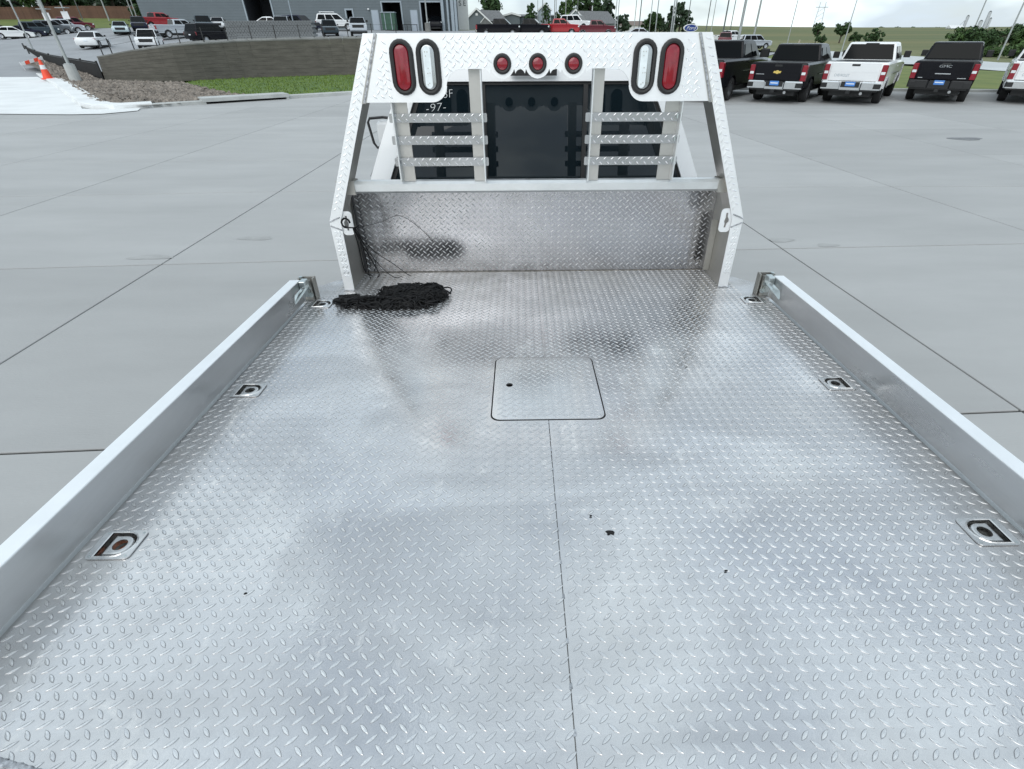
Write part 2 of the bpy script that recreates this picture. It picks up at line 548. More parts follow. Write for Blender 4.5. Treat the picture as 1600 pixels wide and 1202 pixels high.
def tag(o, label, cat, group=None, kind=None):
    if label:
        o['label'] = label
    if cat:
        o['category'] = cat
    if group:
        o['group'] = group
    if kind:
        o['kind'] = kind
    return o


def structure(o):
    o['kind'] = 'structure'
    return o


def arc(cx, cy, r, a0, a1, n=8, ry=None):
    ry = r if ry is None else ry
    return [(cx + r * cos(radians(a0 + (a1 - a0) * i / n)), cy + ry * sin(radians(a0 + (a1 - a0) * i / n))) for i in range(n + 1)]


def rrect(x0, x1, y0, y1, r, n=4):
    return arc(x1 - r, y0 + r, r, -90, 0, n) + arc(x1 - r, y1 - r, r, 0, 90, n) + arc(x0 + r, y1 - r, r, 90, 180, n) + arc(x0 + r, y0 + r, r, 180, 270, n)


def inside(p, poly):
    x, y = p
    c = False
    j = len(poly) - 1
    for i in range(len(poly)):
        xi, yi = poly[i]
        xj, yj = poly[j]
        if (yi > y) != (yj > y) and x < (xj - xi) * (y - yi) / (yj - yi) + xi:
            c = not c
        j = i
    return c


def text_mesh(name, body, size, m, parent, mtx, shear=0.0, depth=0.002, sx=1.0, offset=0.0):
    cu = bpy.data.curves.new(name, 'FONT')
    cu.body = body
    cu.size = size
    cu.align_x = 'CENTER'
    cu.align_y = 'CENTER'
    cu.shear = shear
    cu.extrude = depth
    cu.resolution_u = 3
    cu.offset = offset
    tmp = bpy.data.objects.new(name, cu)
    me = bpy.data.meshes.new_from_object(tmp)
    bpy.data.objects.remove(tmp)
    me.transform(Matrix.Diagonal((sx, 1, 1, 1)))
    me.transform(mtx)
    me.materials.clear()
    me.materials.append(m)
    o = bpy.data.objects.new(name, me)
    COL.objects.link(o)
    o.parent = parent
    return o


# raised tread lugs: pointed lenses in two alternating directions
PX, PY = 0.0342, 0.0318


def lens(n, L, Wd):
    """outline of a pointed lens, length L along u, width Wd along v"""
    pts = []
    for i in range(n):
        t = -1 + 2 * i / n
        pts.append((t * L / 2, Wd / 2 * (1 - t * t)))
    for i in range(n):
        t = 1 - 2 * i / n
        pts.append((t * L / 2, -Wd / 2 * (1 - t * t)))
    return pts[::-1]


def treads(name, m, parent, fr, ok, u0, u1, v0, v1, pu=PX, pv=PY, ph=(0.0, 0.0), off=(0.54, 0.5), nseg=4, L=0.0262, Wd=0.0078, h=0.0018, ang=(-41, 40), side=None):
    mb = MB()
    for kind in (0, 1):
        a = radians(ang[kind])
        ca, sa = cos(a), sin(a)
        base = [(x * ca - y * sa, x * sa + y * ca) for x, y in lens(nseg, L, Wd)]
        mid = [(x * ca - y * sa, x * sa + y * ca) for x, y in lens(nseg, L - 0.0026, Wd - 0.0019)]
        top = [(x * ca - y * sa, x * sa + y * ca) for x, y in lens(nseg, L - 0.0070, Wd - 0.0048)]
        n = len(base)
        i0, i1 = int(math.floor((u0 - ph[0]) / pu)) - 1, int(math.ceil((u1 - ph[0]) / pu)) + 1
        j0, j1 = int(math.floor((v0 - ph[1]) / pv)) - 1, int(math.ceil((v1 - ph[1]) / pv)) + 1
        for j in range(j0, j1 + 1):
            for i in range(i0, i1 + 1):
                u = ph[0] + (i + (off[0] if kind else 0)) * pu
                v = ph[1] + (j + (off[1] if kind else 0)) * pv
                if not (u0 <= u <= u1 and v0 <= v <= v1) or not ok(u, v):
                    continue
                hh = h * rnd.uniform(0.82, 1.1)
                vs = [fr(u + x, v + y, 0.0) for x, y in base] + [fr(u + x, v + y, hh * .72) for x, y in mid] + [fr(u + x, v + y, hh) for x, y in top] + [fr(u, v, hh * 1.28)]
                fs = [(k, (k + 1) % n, n + (k + 1) % n, n + k) for k in range(n)] + [(n + k, n + (k + 1) % n, 2 * n + (k + 1) % n, 2 * n + k) for k in range(n)] + [(2 * n + k, 2 * n + (k + 1) % n, 3 * n) for k in range(n)]
                mb.add(vs, fs)
    o = mb.build(name, m, parent)
    o['kind'] = 'stuff'
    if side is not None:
        # flanks coloured darker to paint a shaded outline round each lug, tops brighter
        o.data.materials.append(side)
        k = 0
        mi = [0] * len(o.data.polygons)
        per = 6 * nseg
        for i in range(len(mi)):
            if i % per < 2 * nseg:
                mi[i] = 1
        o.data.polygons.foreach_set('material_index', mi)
    return o


# ================================================================= ground
def poly_sheet(name, pts, m, z=None, thick=None):
    """flat structure sheet from 3D points; optional kerb-like thickness downwards"""
    mb = MB()
    p2 = [(p[0], p[1]) for p in pts]
    zz = [p[2] for p in pts] if z is None else [z] * len(pts)
    tri = tessellate_polygon([[Vector((x, y, 0)) for x, y in p2]])
    n = len(p2)
    vs = [(x, y, q) for (x, y), q in zip(p2, zz)]
    fs = []
    for t in tri:
        a, b, c = (p2[i] for i in t)
        ccw = (b[0] - a[0]) * (c[1] - a[1]) - (b[1] - a[1]) * (c[0] - a[0]) > 0
        fs.append(tuple(t) if ccw else tuple(reversed(t)))
    if thick:
        vs += [(x, y, q - thick) for (x, y), q in zip(p2, zz)]
        area = sum(p2[i][0] * p2[(i + 1) % n][1] - p2[(i + 1) % n][0] * p2[i][1] for i in range(n))
        for i in range(n):
            a, b = i, (i + 1) % n
            q = (a + n, b + n, b, a)
            fs.append(q if area > 0 else tuple(reversed(q)))
    mb.add(vs, fs)
    return structure(mb.build(name, m))


# the concrete lot: a dark joint bed with cast slabs on it
lot_edge = [(-26, -14), (30, -14), (30, 26.6), (21.0, 25.4), (17.9, 25.95), (12.6, 26.9), (8.8, 27.6), (-5.5, 27.6),
            (-8.2, 25.75), (-9.7, 23.75), (-12.5, 22.05), (-14.9, 21.2), (-17.0, 20.2), (-26, 17.6)]
lot = poly_sheet('concrete_lot', [(x, y, -0.012) for x, y in lot_edge], M['joint'])
xs = [-26, -18.0, -14.4, -10.8, -7.62, -4.12, 3.06, 6.55, 10.0, 13.6, 17.4, 23.0, 30]
ys = [-14, -10.2, -7.0, -3.9, -0.7, 2.45, 5.55, 8.66, 11.1, 14.7, 18.0, 21.2, 24.3, 28]


def clip_poly(poly, a, b, c):
    """keep a*x + b*y <= c"""
    out = []
    for i in range(len(poly)):
        p, q = poly[i], poly[(i + 1) % len(poly)]
        dp, dq = a * p[0] + b * p[1] - c, a * q[0] + b * q[1] - c
        if dp <= 0:
            out.append(p)
        if dp * dq < 0:
            t = dp / (dp - dq)
            out.append((p[0] + t * (q[0] - p[0]), p[1] + t * (q[1] - p[1])))
    return out


nslab = 0
for i in range(len(xs) - 1):
    for j in range(len(ys) - 1):
        g = 0.0095
        # joints run a hair off square, like the saw cuts in the photograph
        def jx(x, y):
            sl = {-4.12: 0.012, 3.06: -0.079, 6.55: -0.113, -7.62: 0.03}.get(x, -0.06 if x > 7 else 0.05)
            return x + (y - 5.0) * sl

        def jy(y, x):
            if y < 7:
                return y + x * (0.055 if x < 0 else 0.033)
            if y < 9:
                return y + (x * 0.04 if x < 0 else -0.02 * x)
            return y + x * 0.005
        x0, x1, y0, y1 = xs[i], xs[i + 1], ys[j], ys[j + 1]
        corners = []
        for (x, y) in ((x0, y0), (x1, y0), (x1, y1), (x0, y1)):
            corners.append((jx(x, y), jy(y, x)))
        cxm = sum(p[0] for p in corners) / 4
        cym = sum(p[1] for p in corners) / 4
        corners = [(p[0] - math.copysign(g, p[0] - cxm), p[1] - math.copysign(g, p[1] - cym)) for p in corners]
        poly = clip_poly(corners, 0, 1, 27.5)
        if len(poly) < 3:
            continue
        cxm = sum(p[0] for p in poly) / len(poly)
        cym = sum(p[1] for p in poly) / len(poly)
        n = len(poly)
        e = 0.004
        vs = [(x, y, -0.03) for x, y in poly] + [(x, y, -e) for x, y in poly] + \
             [(x - math.copysign(min(e, abs(x - cxm)), x - cxm), y - math.copysign(min(e, abs(y - cym)), y - cym), 0) for x, y in poly]
        fs = [tuple(range(2 * n, 3 * n))]
        for k in (0, n):
            fs += [(k + q, k + (q + 1) % n, k + n + (q + 1) % n, k + n + q) for q in range(n)]
        MB().add(vs, fs).build('slab', M['slab'], lot)
        nslab += 1

# stains and the drain lid on the slabs
for k, (px, py, rx, ry) in enumerate(((1509, 217, 0.42, 0.13), (1220, 375, 0.16, 0.05), (1293, 383, 0.13, 0.035), (235, 402, 0.25, 0.045), (400, 372, 0.22, 0.05))):
    c = gp(px, py, 0.003)
    pts = []
    for i in range(18):
        a = 2 * pi * i / 18
        q = 1 + 0.25 * sin(3 * a + k) * rnd.uniform(0.3, 1)
        pts.append((c.x + rx * q * cos(a), c.y + ry * q * sin(a) * 1.6, 0.003))
    if k == 0:
        mb = MB()
        mb.add([(x, y, 0.002) for x, y, z in pts] + [(x, y, 0.005) for x, y, z in pts],
               [tuple(range(18, 36))] + [(i, (i + 1) % 18, 18 + (i + 1) % 18, 18 + i) for i in range(18)])
        o = mb.build('manhole_cover', mat('iron_cover', (0.17, 0.175, 0.18), 0.7, var=0.3, vscale=8))
        tag(o, 'dark round manhole cover set in the concrete lot in front of the parked black pickup', 'manhole')
    else:
        o = poly_sheet('stain', pts, mat('faint_stain', (0.350, 0.351, 0.346), 0.8, var=0.12, vscale=5))
        o.parent = lot

# ---------------------------------------------------------------- terrain behind the lot
Z_PX = 0.000875          # metres of height per pixel per metre of distance, near the horizon
ctrl = []


def near(px, py, y):
    p = at(px, py, y)
    ctrl.append((p.x, p.y, p.z))
    return p


ctrl_px = [(5, 61, 88), (33, 60, 88), (95, 55.5, 88), (127, 50, 92), (150, 73.5, 64), (238, 69, 62), (330, 62.5, 70), (520, 57, 78),
           (563, 57, 75), (525, 47.5, 86), (278, 50.5, 77), (250, 45, 90), (190, 52, 83), (450, 60, 60), (400, 62, 60), (600, 48, 97), (690, 49, 97), (420, 45, 97),
           (20, 31, 118), (110, 29, 118), (210, 30, 118), (-60, 31, 118), (800, 58, 80), (875, 58, 80), (925, 57, 84), (985, 56, 90), (745, 49, 160), (905, 50, 170),
           (1000, 52, 170), (1060, 60, 100), (1170, 76.5, 98), (1130, 70, 92), (1110, 70, 70)]
for c in ctrl_px:
    near(*c)
wall_px = [(165, 127), (230, 128), (300, 126.5), (380, 122), (470, 119), (545, 117), (640, 116), (760, 117)]
_px = [p[0] for p in wall_px]


def _smooth_y(x):
    # gentle average of the measured wall foot
    return sum(np.interp(x + d, _px, [p[1] for p in wall_px]) for d in (-30, -15, 0, 15, 30)) / 5


wall_px = [(x, _smooth_y(x) if 170 < x < 740 else dict(wall_px).get(x, 127)) for x in [165] + list(range(185, 745, 20)) + [760]]
wall_px += [(820, 117), (880, 116.5), (940, 116), (1000, 115.5), (1050, 115)]
wall_base = [gp(x, y, 0.0) for x, y in wall_px]
wall_top_z = []
for (x, y), b in zip(wall_px, wall_base):
    ty = sum(np.interp(x + d, [165, 200, 300, 400, 545, 760], [92, 83, 71.5, 65, 61, 61]) for d in (-24, -12, 0, 12, 24)) / 5
    wall_top_z.append(at(x - 8, ty, b.y).z if x <= 760 else float(np.interp(x, [760, 1050], [2.05, 0.55])))
for b, z in list(zip(wall_base, wall_top_z))[::4]:
    ctrl.append((b.x, b.y + 0.5, z - 0.1))
pf_px = ((163, 127, 97, 35.6), (138, 122, 93, 38.2), (110, 113, 89, 41.0), (84, 103, 85, 44.0), (60, 91, 79, 47.5), (44, 80, 73, 51.0), (37, 73, 69, 54.5))
for px, pb, pt_, y in pf_px:
    near(px, pb, y)
for px, py in ((58, 118), (90, 134), (127, 165), (230, 167), (320, 160), (-60, 120), (-200, 120), (-400, 121)):
    q = gp(px, py, 0.05)
    ctrl.append((q.x, q.y, q.z))
for px, py, y in ((0, 100, 52), (-100, 95, 60), (0, 80, 62), (30, 66, 76), (-120, 75, 80)):
    near(px, py, y)
ctrl += [(30, 40, 0), (34, 60, 0), (60, 110, 0), (14, 30, 0.05), (18, 80, 0.2), (-120, 100, 3.0),
         (60, 170, 2), (0, 200, 4), (-80, 170, 8), (-140, 150, 8), (-5, 50, 2.1), (19, 42, 0.15), (16, 34, 0.0)]
ctrl = np.array(ctrl)


def _tps(r):
    return np.where(r > 1e-9, r * r * np.log(np.maximum(r, 1e-9)), 0)


_n = len(ctrl)
_s = 50.0
_X = ctrl[:, :2] / _s
_K = _tps(np.linalg.norm(_X[:, None] - _X[None], axis=2)) + np.eye(_n) * 0.004
_Pm = np.hstack([np.ones((_n, 1)), _X])
_A = np.block([[_K, _Pm], [_Pm.T, np.zeros((3, 3))]])
_w = np.linalg.solve(_A, np.concatenate([ctrl[:, 2], np.zeros(3)]))


def zraw(x, y):
    q = np.array([x, y]) / _s
    return float(_tps(np.linalg.norm(_X - q, axis=1)) @ _w[:_n] + _w[_n] + _w[_n + 1:] @ q)




def zup(x, y):
    z = zraw(x, y)
    if x < -27 and y < 88:
        a = min(1, (-27 - x) / 5) * min(1, (88 - y) / 14)
        z += (max(-0.02, 0.056 * (y - 39.5)) - z) * a
    return z


wl_x = [b.x for b in wall_base]
wl_y = [b.y for b in wall_base]


def wall_y(x):
    return float(np.interp(x, wl_x, wl_y))


gpts = [(58, 117), (90, 134), (127, 165), (150, 168.5), (230, 167.5), (318, 161.0), (345, 158.0), (392, 153.0), (340, 145), (300, 135), (285, 131), (240, 130), (165, 128)]
gv = [gp(x, y, 0.05) for x, y in gpts]
gv2 = [(p.x, p.y) for p in gv] + [(at(px, pb, y).x, at(px, pb, y).y) for px, pb, pt_, y in pf_px[1:5]] + [(gv[0].x - 3.0, gv[0].y + 2.5)]
# upper lot and the grassy bank behind it
def bed_z(x, y):
    return 0.085 + max(0, (y - 35.5)) * 0.062


def hill_sheet(name, m, keep, x0, x1, y0, y1, step, dz=0.0, zf=None, strict=False):
    zf = zf or zup
    nx, ny = int((x1 - x0) / step) + 1, int((y1 - y0) / step) + 1
    idx, mb = {}, MB()
    for j in range(ny):
        for i in range(nx):
            x, y = x0 + i * step, y0 + j * step
            idx[i, j] = len(mb.v)
            mb.v.append((x, y, zf(x, y) + dz))
    for j in range(ny - 1):
        for i in range(nx - 1):
            if all(keep(x0 + (i + q) * step, y0 + (j + w_) * step) for q in (0, 1) for w_ in (0, 1)) if strict else keep(x0 + (i + .5) * step, y0 + (j + .5) * step):
                mb.f.append((idx[i, j], idx[i + 1, j], idx[i + 1, j + 1], idx[i, j + 1]))
    return structure(mb.build(name, m, smooth=False))


def is_lot(x, y):
    if y > 100 or x > 22:
        return False
    if x > wl_x[-1] - .3:
        return y > wall_y(x) + 1.0
    if x < wl_x[0]:
        return y > 34.5 and not (x > -30 and y < 36 + (wl_x[0] - x) * .75)
    return y > wall_y(x) + 0.3


hill_sheet('upper_lot', M['asphalt'], is_lot, -150, 24, 32, 102, 0.75, strict=True)
hill_sheet('grass_bank', M['dry'], lambda x, y: y > 96, -150, 70, 95, 235, 4.0, -0.04)
hill_sheet('green_bank', M['verge'], lambda x, y: y > 97 and y < 119 and x < -47 and x > -140, -140, -40, 96, 120, 2.0, 0.03)


# fields reaching the horizon
def field_z(x, y):
    r = sqrt(x * x + y * y)
    t = x / max(y, 1)
    ridge = float(np.interp(t, [-0.6, 0.1, 0.3, 0.55, 0.8, 1.3], [30, 34, 29, 23, 20.0, 19]))
    k = min(1, max(0, (r - 110) / 1700))
    k = k * k * (3 - 2 * k)
    return -0.35 + ridge * k + 1.2 * sin(x * 0.006 + 1) * min(1, max(0, (r - 200) / 800)) * (1 - 0.5 * k)


mb = MB()
rings = [0, 12, 24, 27, 30, 36, 45, 60, 80, 105, 140, 190, 260, 350, 480, 650, 850, 1100, 1400, 1750, 2000, 2300, 2800, 3600, 5000]
na = 72
for r in rings:
    for k in range(na):
        a = 2 * pi * k / na
        x, y = r * sin(a), r * cos(a)
        z = field_z(x, y) if (y > 0) else -0.35
        if r > 2000:
            z *= max(0.0, 1 - (r - 2000) / 4000)
        mb.v.append((x, y, min(z, 40)))
for i in range(len(rings) - 1):
    for k in range(na):
        mb.f.append((i * na + k, i * na + (k + 1) % na, (i + 1) * na + (k + 1) % na, (i + 1) * na + k))
fo = mb.build('farm_fields', M['field'], smooth=True, recalc=True)
structure(fo)
if fo.data.polygons[200].normal.z < 0:
    fo.data.flip_normals()

# right-hand verge, kerb and county road
verge = [(8.2, 27.75), (12.6, 27.05), (17.9, 26.1), (21.0, 25.55), (30, 23.6), (60, 17.5), (60, 26), (44.0, 33.5), (33.9, 40.4), (31.3, 59.3), (38, 95), (28, 95), (20, 60), (14.5, 36)]
poly_sheet('grass_verge', [(x, y, 0.06) for x, y in verge], M['verge'])
kr = [(8.2, 27.75), (12.6, 27.05), (17.9, 26.1), (21.0, 25.55), (30, 23.6), (60, 17.5)]
mb = MB()
for (a, b) in zip(kr[:-1], kr[1:]):
    d = Vector((b[0] - a[0], b[1] - a[1], 0)).normalized()
    nrm = Vector((d.y, -d.x, 0)) * 0.16
    mb.add([(a[0] + nrm.x, a[1] + nrm.y, -0.02), (b[0] + nrm.x, b[1] + nrm.y, -0.02), (b[0], b[1], -0.02), (a[0], a[1], -0.02),
            (a[0] + nrm.x, a[1] + nrm.y, 0.10), (b[0] + nrm.x, b[1] + nrm.y, 0.10), (b[0], b[1], 0.11), (a[0], a[1], 0.11)],
           [(4, 5, 6, 7), (0, 1, 5, 4), (2, 3, 7, 6), (1, 2, 6, 5), (3, 0, 4, 7)])
structure(mb.build('kerb', M['curb']))
roadn = [gp(1200, 76), gp(1290, 97.5), gp(1440, 103.0), gp(1560, 113), gp(1720, 122)]
roadf = [gp(1720, 104), gp(1560, 99.5), gp(1440, 90), gp(1290, 80.5), gp(1200, 68)]
poly_sheet('county_road', [(p.x, p.y, 0.09) for p in roadn + roadf], M['road'])
poly_sheet('roadside_grass', [(p.x, p.y, 0.05) for p in roadf[::-1]] + [(140, 330, 0.05), (230, 240, 0.05), (220, 110, 0.05)][0:0] +
           [(p.x + 22, p.y + 14, 0.03) for p in roadf], M['dry'])
drive = [gp(1160, 100), gp(1180, 96), gp(1215, 84), gp(1200, 73), gp(1120, 80), gp(1120, 110)]
poly_sheet('asphalt_drive', [(p.x, p.y, 0.11) for p in drive], M['asphalt'])

# left-hand street, gravel bed, grass strip and kerb
poly_sheet('side_street', [tuple(gp(x, y, 0.02))[:2] + (0.02,) for x, y in ((-260, 121), (58, 120), (86, 134), (125, 164), (128, 170), (150, 171), (220, 169.0), (215, 173), (160, 178), (110, 179), (0, 178), (-260, 172))], M['newcon'])
hill_sheet('gravel_bed', M['gravel'], lambda x, y: inside((x, y), gv2), -46, -8, 18, 52, 0.25, 0.0, bed_z, strict=True)
p2 = gv2
gx0, gx1 = min(p[0] for p in p2), max(p[0] for p in p2)
gy0, gy1 = min(p[1] for p in p2), max(p[1] for p in p2)
# loose stones on it: one mesh, thousands of small angular rocks
mb = MB()
r2 = random.Random(3)
cnt = 0
while cnt < 4200:
    x, y = r2.uniform(gx0, gx1), r2.uniform(gy0, gy1)
    if not inside((x, y), p2) or not (inside((x - .55, y - .1), p2)) or not inside((x, y - .75), p2):
        continue
    cnt += 1
    s = r2.uniform(0.05, 0.15)
    z = bed_z(x, y) + 0.01
    rot = Matrix.Rotation(r2.uniform(0, 6.28), 3, 'Z') @ Matrix.Rotation(r2.uniform(-.6, .6), 3, 'X')
    vs = []
    for q in ((1, 0, 0), (0, 1, 0), (-1, 0, 0), (0, -1, 0), (0.2, 0.1, 0.75), (0, 0, -0.4)):
        v = rot @ Vector([c * s * r2.uniform(.7, 1.25) for c in q])
        vs.append((x + v.x, y + v.y, z + v.z))
    mb.add(vs, [(0, 1, 4), (1, 2, 4), (2, 3, 4), (3, 0, 4), (1, 0, 5), (2, 1, 5), (3, 2, 5), (0, 3, 5)])
st = mb.build('loose_stones', M['stone'])
st['kind'] = 'stuff'
st['label'] = 'brown and grey rock mulch covering the bed behind the left kerb'
st['category'] = 'gravel'

# stones get a colour of their own from their position
nt = M['stone'].node_tree
gs = [gp(288, 131, 0.1), gp(303, 135, 0.1), gp(343, 144.5, 0.1), gp(396, 152.5, 0.1), gp(420, 151, 0.1), gp(455, 148.5, 0.1), gp(545, 144, 0.1), gp(700, 138, 0.1), gp(760, 137, 0.1), gp(900, 137, 0.1), gp(1050, 134, 0.1), gp(1050, 116, 0.1), gp(940, 117, 0.1), gp(820, 118, 0.1), gp(760, 118.5, 0.1), gp(640, 117.5, 0.1), gp(545, 118, 0.1), gp(470, 120, 0.1), gp(380, 123, 0.1), gp(300, 127.5, 0.1)]
poly_sheet('grass_strip', [(p.x, p.y, 0.12) for p in gs], M['grass'])
mb = MB()
g2 = [(p.x, p.y) for p in gs]
bx0, bx1, by0, by1 = min(p[0] for p in g2), max(p[0] for p in g2), min(p[1] for p in g2), max(p[1] for p in g2)
cnt = 0
while cnt < 9000:
    x, y = r2.uniform(bx0, bx1), r2.uniform(by0, by1)
    if not inside((x, y), g2):
        continue
    cnt += 1
    far = 1 + 1.2 * max(0, 1 - abs(y - wall_y(x)) / 0.8)
    hh, a, w = r2.uniform(.05, .10) * far, r2.uniform(0, 3.14), 0.03
    dx, dy = cos(a) * w, sin(a) * w
    lx, ly = r2.uniform(-.04, .04), r2.uniform(-.04, .04)
    mb.add([(x - dx, y - dy, 0.11), (x + dx, y + dy, 0.11), (x + lx, y + ly, 0.12 + hh)], [(0, 1, 2)])
gb = mb.build('grass_blades', M['blade'])
gb['kind'] = 'stuff'
gb['label'] = 'bright green mown grass strip in front of the retaining wall'
gb['category'] = 'grass'


def kerb_line(name, pxs, m, w=0.2, h=0.12):
    mb = MB()
    ps = [gp(x, y, 0) for x, y in pxs]
    for i in range(len(ps)):
        a, b = ps[max(0, i - 1)], ps[min(len(ps) - 1, i + 1)]
        d = (b - a).normalized()
        nn = Vector((-d.y, d.x, 0)) * w
        p = ps[i]
        mb.v += [(p.x, p.y, -0.01), (p.x, p.y, h - .02), (p.x + nn.x * .12, p.y + nn.y * .12, h), (p.x + nn.x, p.y + nn.y, h), (p.x + nn.x, p.y + nn.y, -0.01)]
    for i in range(len(ps) - 1):
        for k in range(4):
            mb.f.append((i * 5 + k, (i + 1) * 5 + k, (i + 1) * 5 + k + 1, i * 5 + k + 1))
    return structure(mb.build(name, m, recalc=True))


kerb_line('kerb', [(57, 118), (86, 135), (108, 152), (124, 166), (145, 171), (180, 171.5), (240, 168)], M['newcon'], 0.75, 0.15)
kerb_line('kerb', [(240, 168), (318, 163.2)], M['curb'], 0.3, 0.12)
kerb_line('kerb', [(453, 154.5), (500, 151.5), (545, 148.8), (640, 144), (760, 139), (900, 138.5), (1050, 136)], M['curb'], 0.35, 0.13)
# storm drain inlet with a thick top slab
a, b = gp(318, 163.5), gp(453, 155.0)
d = (b - a).normalized()
nn = Vector((-d.y, d.x, 0))
inl = empty('storm_drain_inlet', a)
tag(inl, 'long concrete storm drain inlet with dark throat set into the left kerb', 'storm drain')


def oriented(x0, x1, y0, y1, z0, z1):
    m = MB()
    L = (b - a).length
    for (x, y) in ((x0, y0), (x1, y0), (x1, y1), (x0, y1)):
        pass
    R = Matrix(((d.x, nn.x, 0, 0), (d.y, nn.y, 0, 0), (0, 0, 1, 0), (0, 0, 0, 1)))
    return m.box(x0, x1, y0, y1, z0, z1, R)


Lk = (b - a).length
oriented(0, Lk, 0, 0.9, 0.075, 0.20).build('top_slab', M['curb'], inl)
oriented(0.1, Lk - 0.1, 0.25, 0.9, -0.01, 0.073).build('throat', M['dark'], inl)
for s in (0, 1):
    oriented(s * (Lk - 0.12), s * (Lk - 0.12) + 0.12, 0.02, 0.9, -0.01, 0.073).build('end_block', M['curb'], inl)

# ---------------------------------------------------------------- retaining wall and rail
wall = empty('retaining_wall', wall_base[0])
tag(wall, 'long dark retaining wall of stacked courses behind the grass strip', 'wall')
w0 = wall_base[0]
NC = 9
for c in range(NC):
    mb = MB()
    for i in range(len(wall_base) - 1):
        p, q = wall_base[i], wall_base[i + 1]
        d = Vector((q.x - p.x, q.y - p.y, 0)).normalized()
        nn = Vector((d.y, -d.x, 0))
        za0, za1 = wall_top_z[i] * c / NC, wall_top_z[i] * (c + 1) / NC - 0.006
        zb0, zb1 = wall_top_z[i + 1] * c / NC, wall_top_z[i + 1] * (c + 1) / NC - 0.006
        s = -0.014 * c
        fr = [(p.x + nn.x * s, p.y + nn.y * s), (q.x + nn.x * s, q.y + nn.y * s), (q.x - nn.x * .45, q.y - nn.y * .45), (p.x - nn.x * .45, p.y - nn.y * .45)]
        zz0, zz1 = (za0, zb0, zb0, za0), (za1, zb1, zb1, za1)
        vs = [(fr[k][0] - w0.x, fr[k][1] - w0.y, zz0[k]) for k in range(4)] + [(fr[k][0] - w0.x, fr[k][1] - w0.y, zz1[k]) for k in range(4)]
        mb.add(vs, [(3, 2, 1, 0), (4, 5, 6, 7), (0, 1, 5, 4), (1, 2, 6, 5), (2, 3, 7, 6), (3, 0, 4, 7)])
    mb.build('course', M['wall'], wall)
mb = MB()
for i in range(len(wall_base) - 1):
    p, q = wall_base[i], wall_base[i + 1]
    d = Vector((q.x - p.x, q.y - p.y, 0)).normalized()
    nn = Vector((d.y, -d.x, 0))
    e0, e1 = -0.1, -1.15
    fr = [(p.x + nn.x * e0, p.y + nn.y * e0), (q.x + nn.x * e0, q.y + nn.y * e0), (q.x + nn.x * e1, q.y + nn.y * e1), (p.x + nn.x * e1, p.y + nn.y * e1)]
    zt = (wall_top_z[i], wall_top_z[i + 1], wall_top_z[i + 1], wall_top_z[i])
    vs = [(fr[k][0] - w0.x, fr[k][1] - w0.y, zt[k] - 0.005) for k in range(4)] + [(fr[k][0] - w0.x, fr[k][1] - w0.y, zt[k] + (0.06, 0.06, .16, .16)[k]) for k in range(4)]
    mb.add(vs, [(3, 2, 1, 0), (4, 5, 6, 7), (0, 1, 5, 4), (1, 2, 6, 5), (2, 3, 7, 6), (3, 0, 4, 7)])
mb.build('capping', M['cap'], wall)

rail = empty('cable_rail_fence', wall_base[0])
tag(rail, 'thin black post and cable fence along the top of the retaining wall', 'fence')
rp = []
for px in range(143, 640, 37):
    b0 = Vector((float(np.interp(px, [p[0] for p in wall_px], wl_x)), 0, 0))
    b0.y = wall_y(b0.x) + 0.75
    b0.z = float(np.interp(px, [p[0] for p in wall_px], wall_top_z)) + 0.08
    rp.append(b0)
    MB().box(b0.x - w0.x - .022, b0.x - w0.x + .022, b0.y - w0.y - .022, b0.y - w0.y + .022, b0.z - .05, b0.z + 0.78).build('post', M['black'], rail)
for h in (0.72, 0.42):
    MB().tube([(p.x - w0.x, p.y - w0.y, p.z + h) for p in rp], 0.008, 4).build('cable', M['black'], rail)


# ================================================================= the flatbed truck
truck = empty('flatbed_truck', (0, 0, DECK_Z), (-TILT, 0, 0))
tag(truck, 'white cab flatbed truck with a bare aluminium tread plate bed and headache rack', 'truck')
DW = 1.148        # half width of the tread deck
DF = 2.69         # front edge of the deck
DB = -0.35


def fz(z0):
    return lambda u, v, w: (u, v, z0 + w)


# --- deck plates with the hatch opening and tie-down pockets
HX0, HX1, HY0, HY1 = -0.183, 0.192, 1.283, 1.690
SEAM = 0.0045
td_pos = [(s * 1.066, y, s) for y in (0.797, 1.475, 2.241) for s in (-1, 1)]
PWX, PWY = 0.052, 0.0425


def pocket(cx, cy, s, grow=0.0):
    """cup outline: square towards the rail (side s), round towards the middle"""
    r = 0.034 + grow
    if s > 0:
        return arc(cx - 0.008, cy, r, 90, 270, 10) + [(cx + 0.032 + grow, cy - r), (cx + 0.032 + grow, cy + r)]
    return arc(cx + 0.008, cy, r, -90, 90, 10) + [(cx - 0.032 - grow, cy + r), (cx - 0.032 - grow, cy - r)]


gap = 0.0045
hole = rrect(HX0 - gap, HX1 + gap, HY0 - gap * 1.3, HY1 + 0.001, 0.03, 5)


def deck_outline(x0, x1):
    return [(x0, DB), (x1, DB), (x1, DF), (x0, DF)]


# the front corners of the deck run out to the stake posts and are cut at an angle
left_out = [(-DW, DB), (SEAM - 0.0011, DB), (SEAM - 0.0011, HY0 - gap * 1.3)]
hl = [p for p in hole]
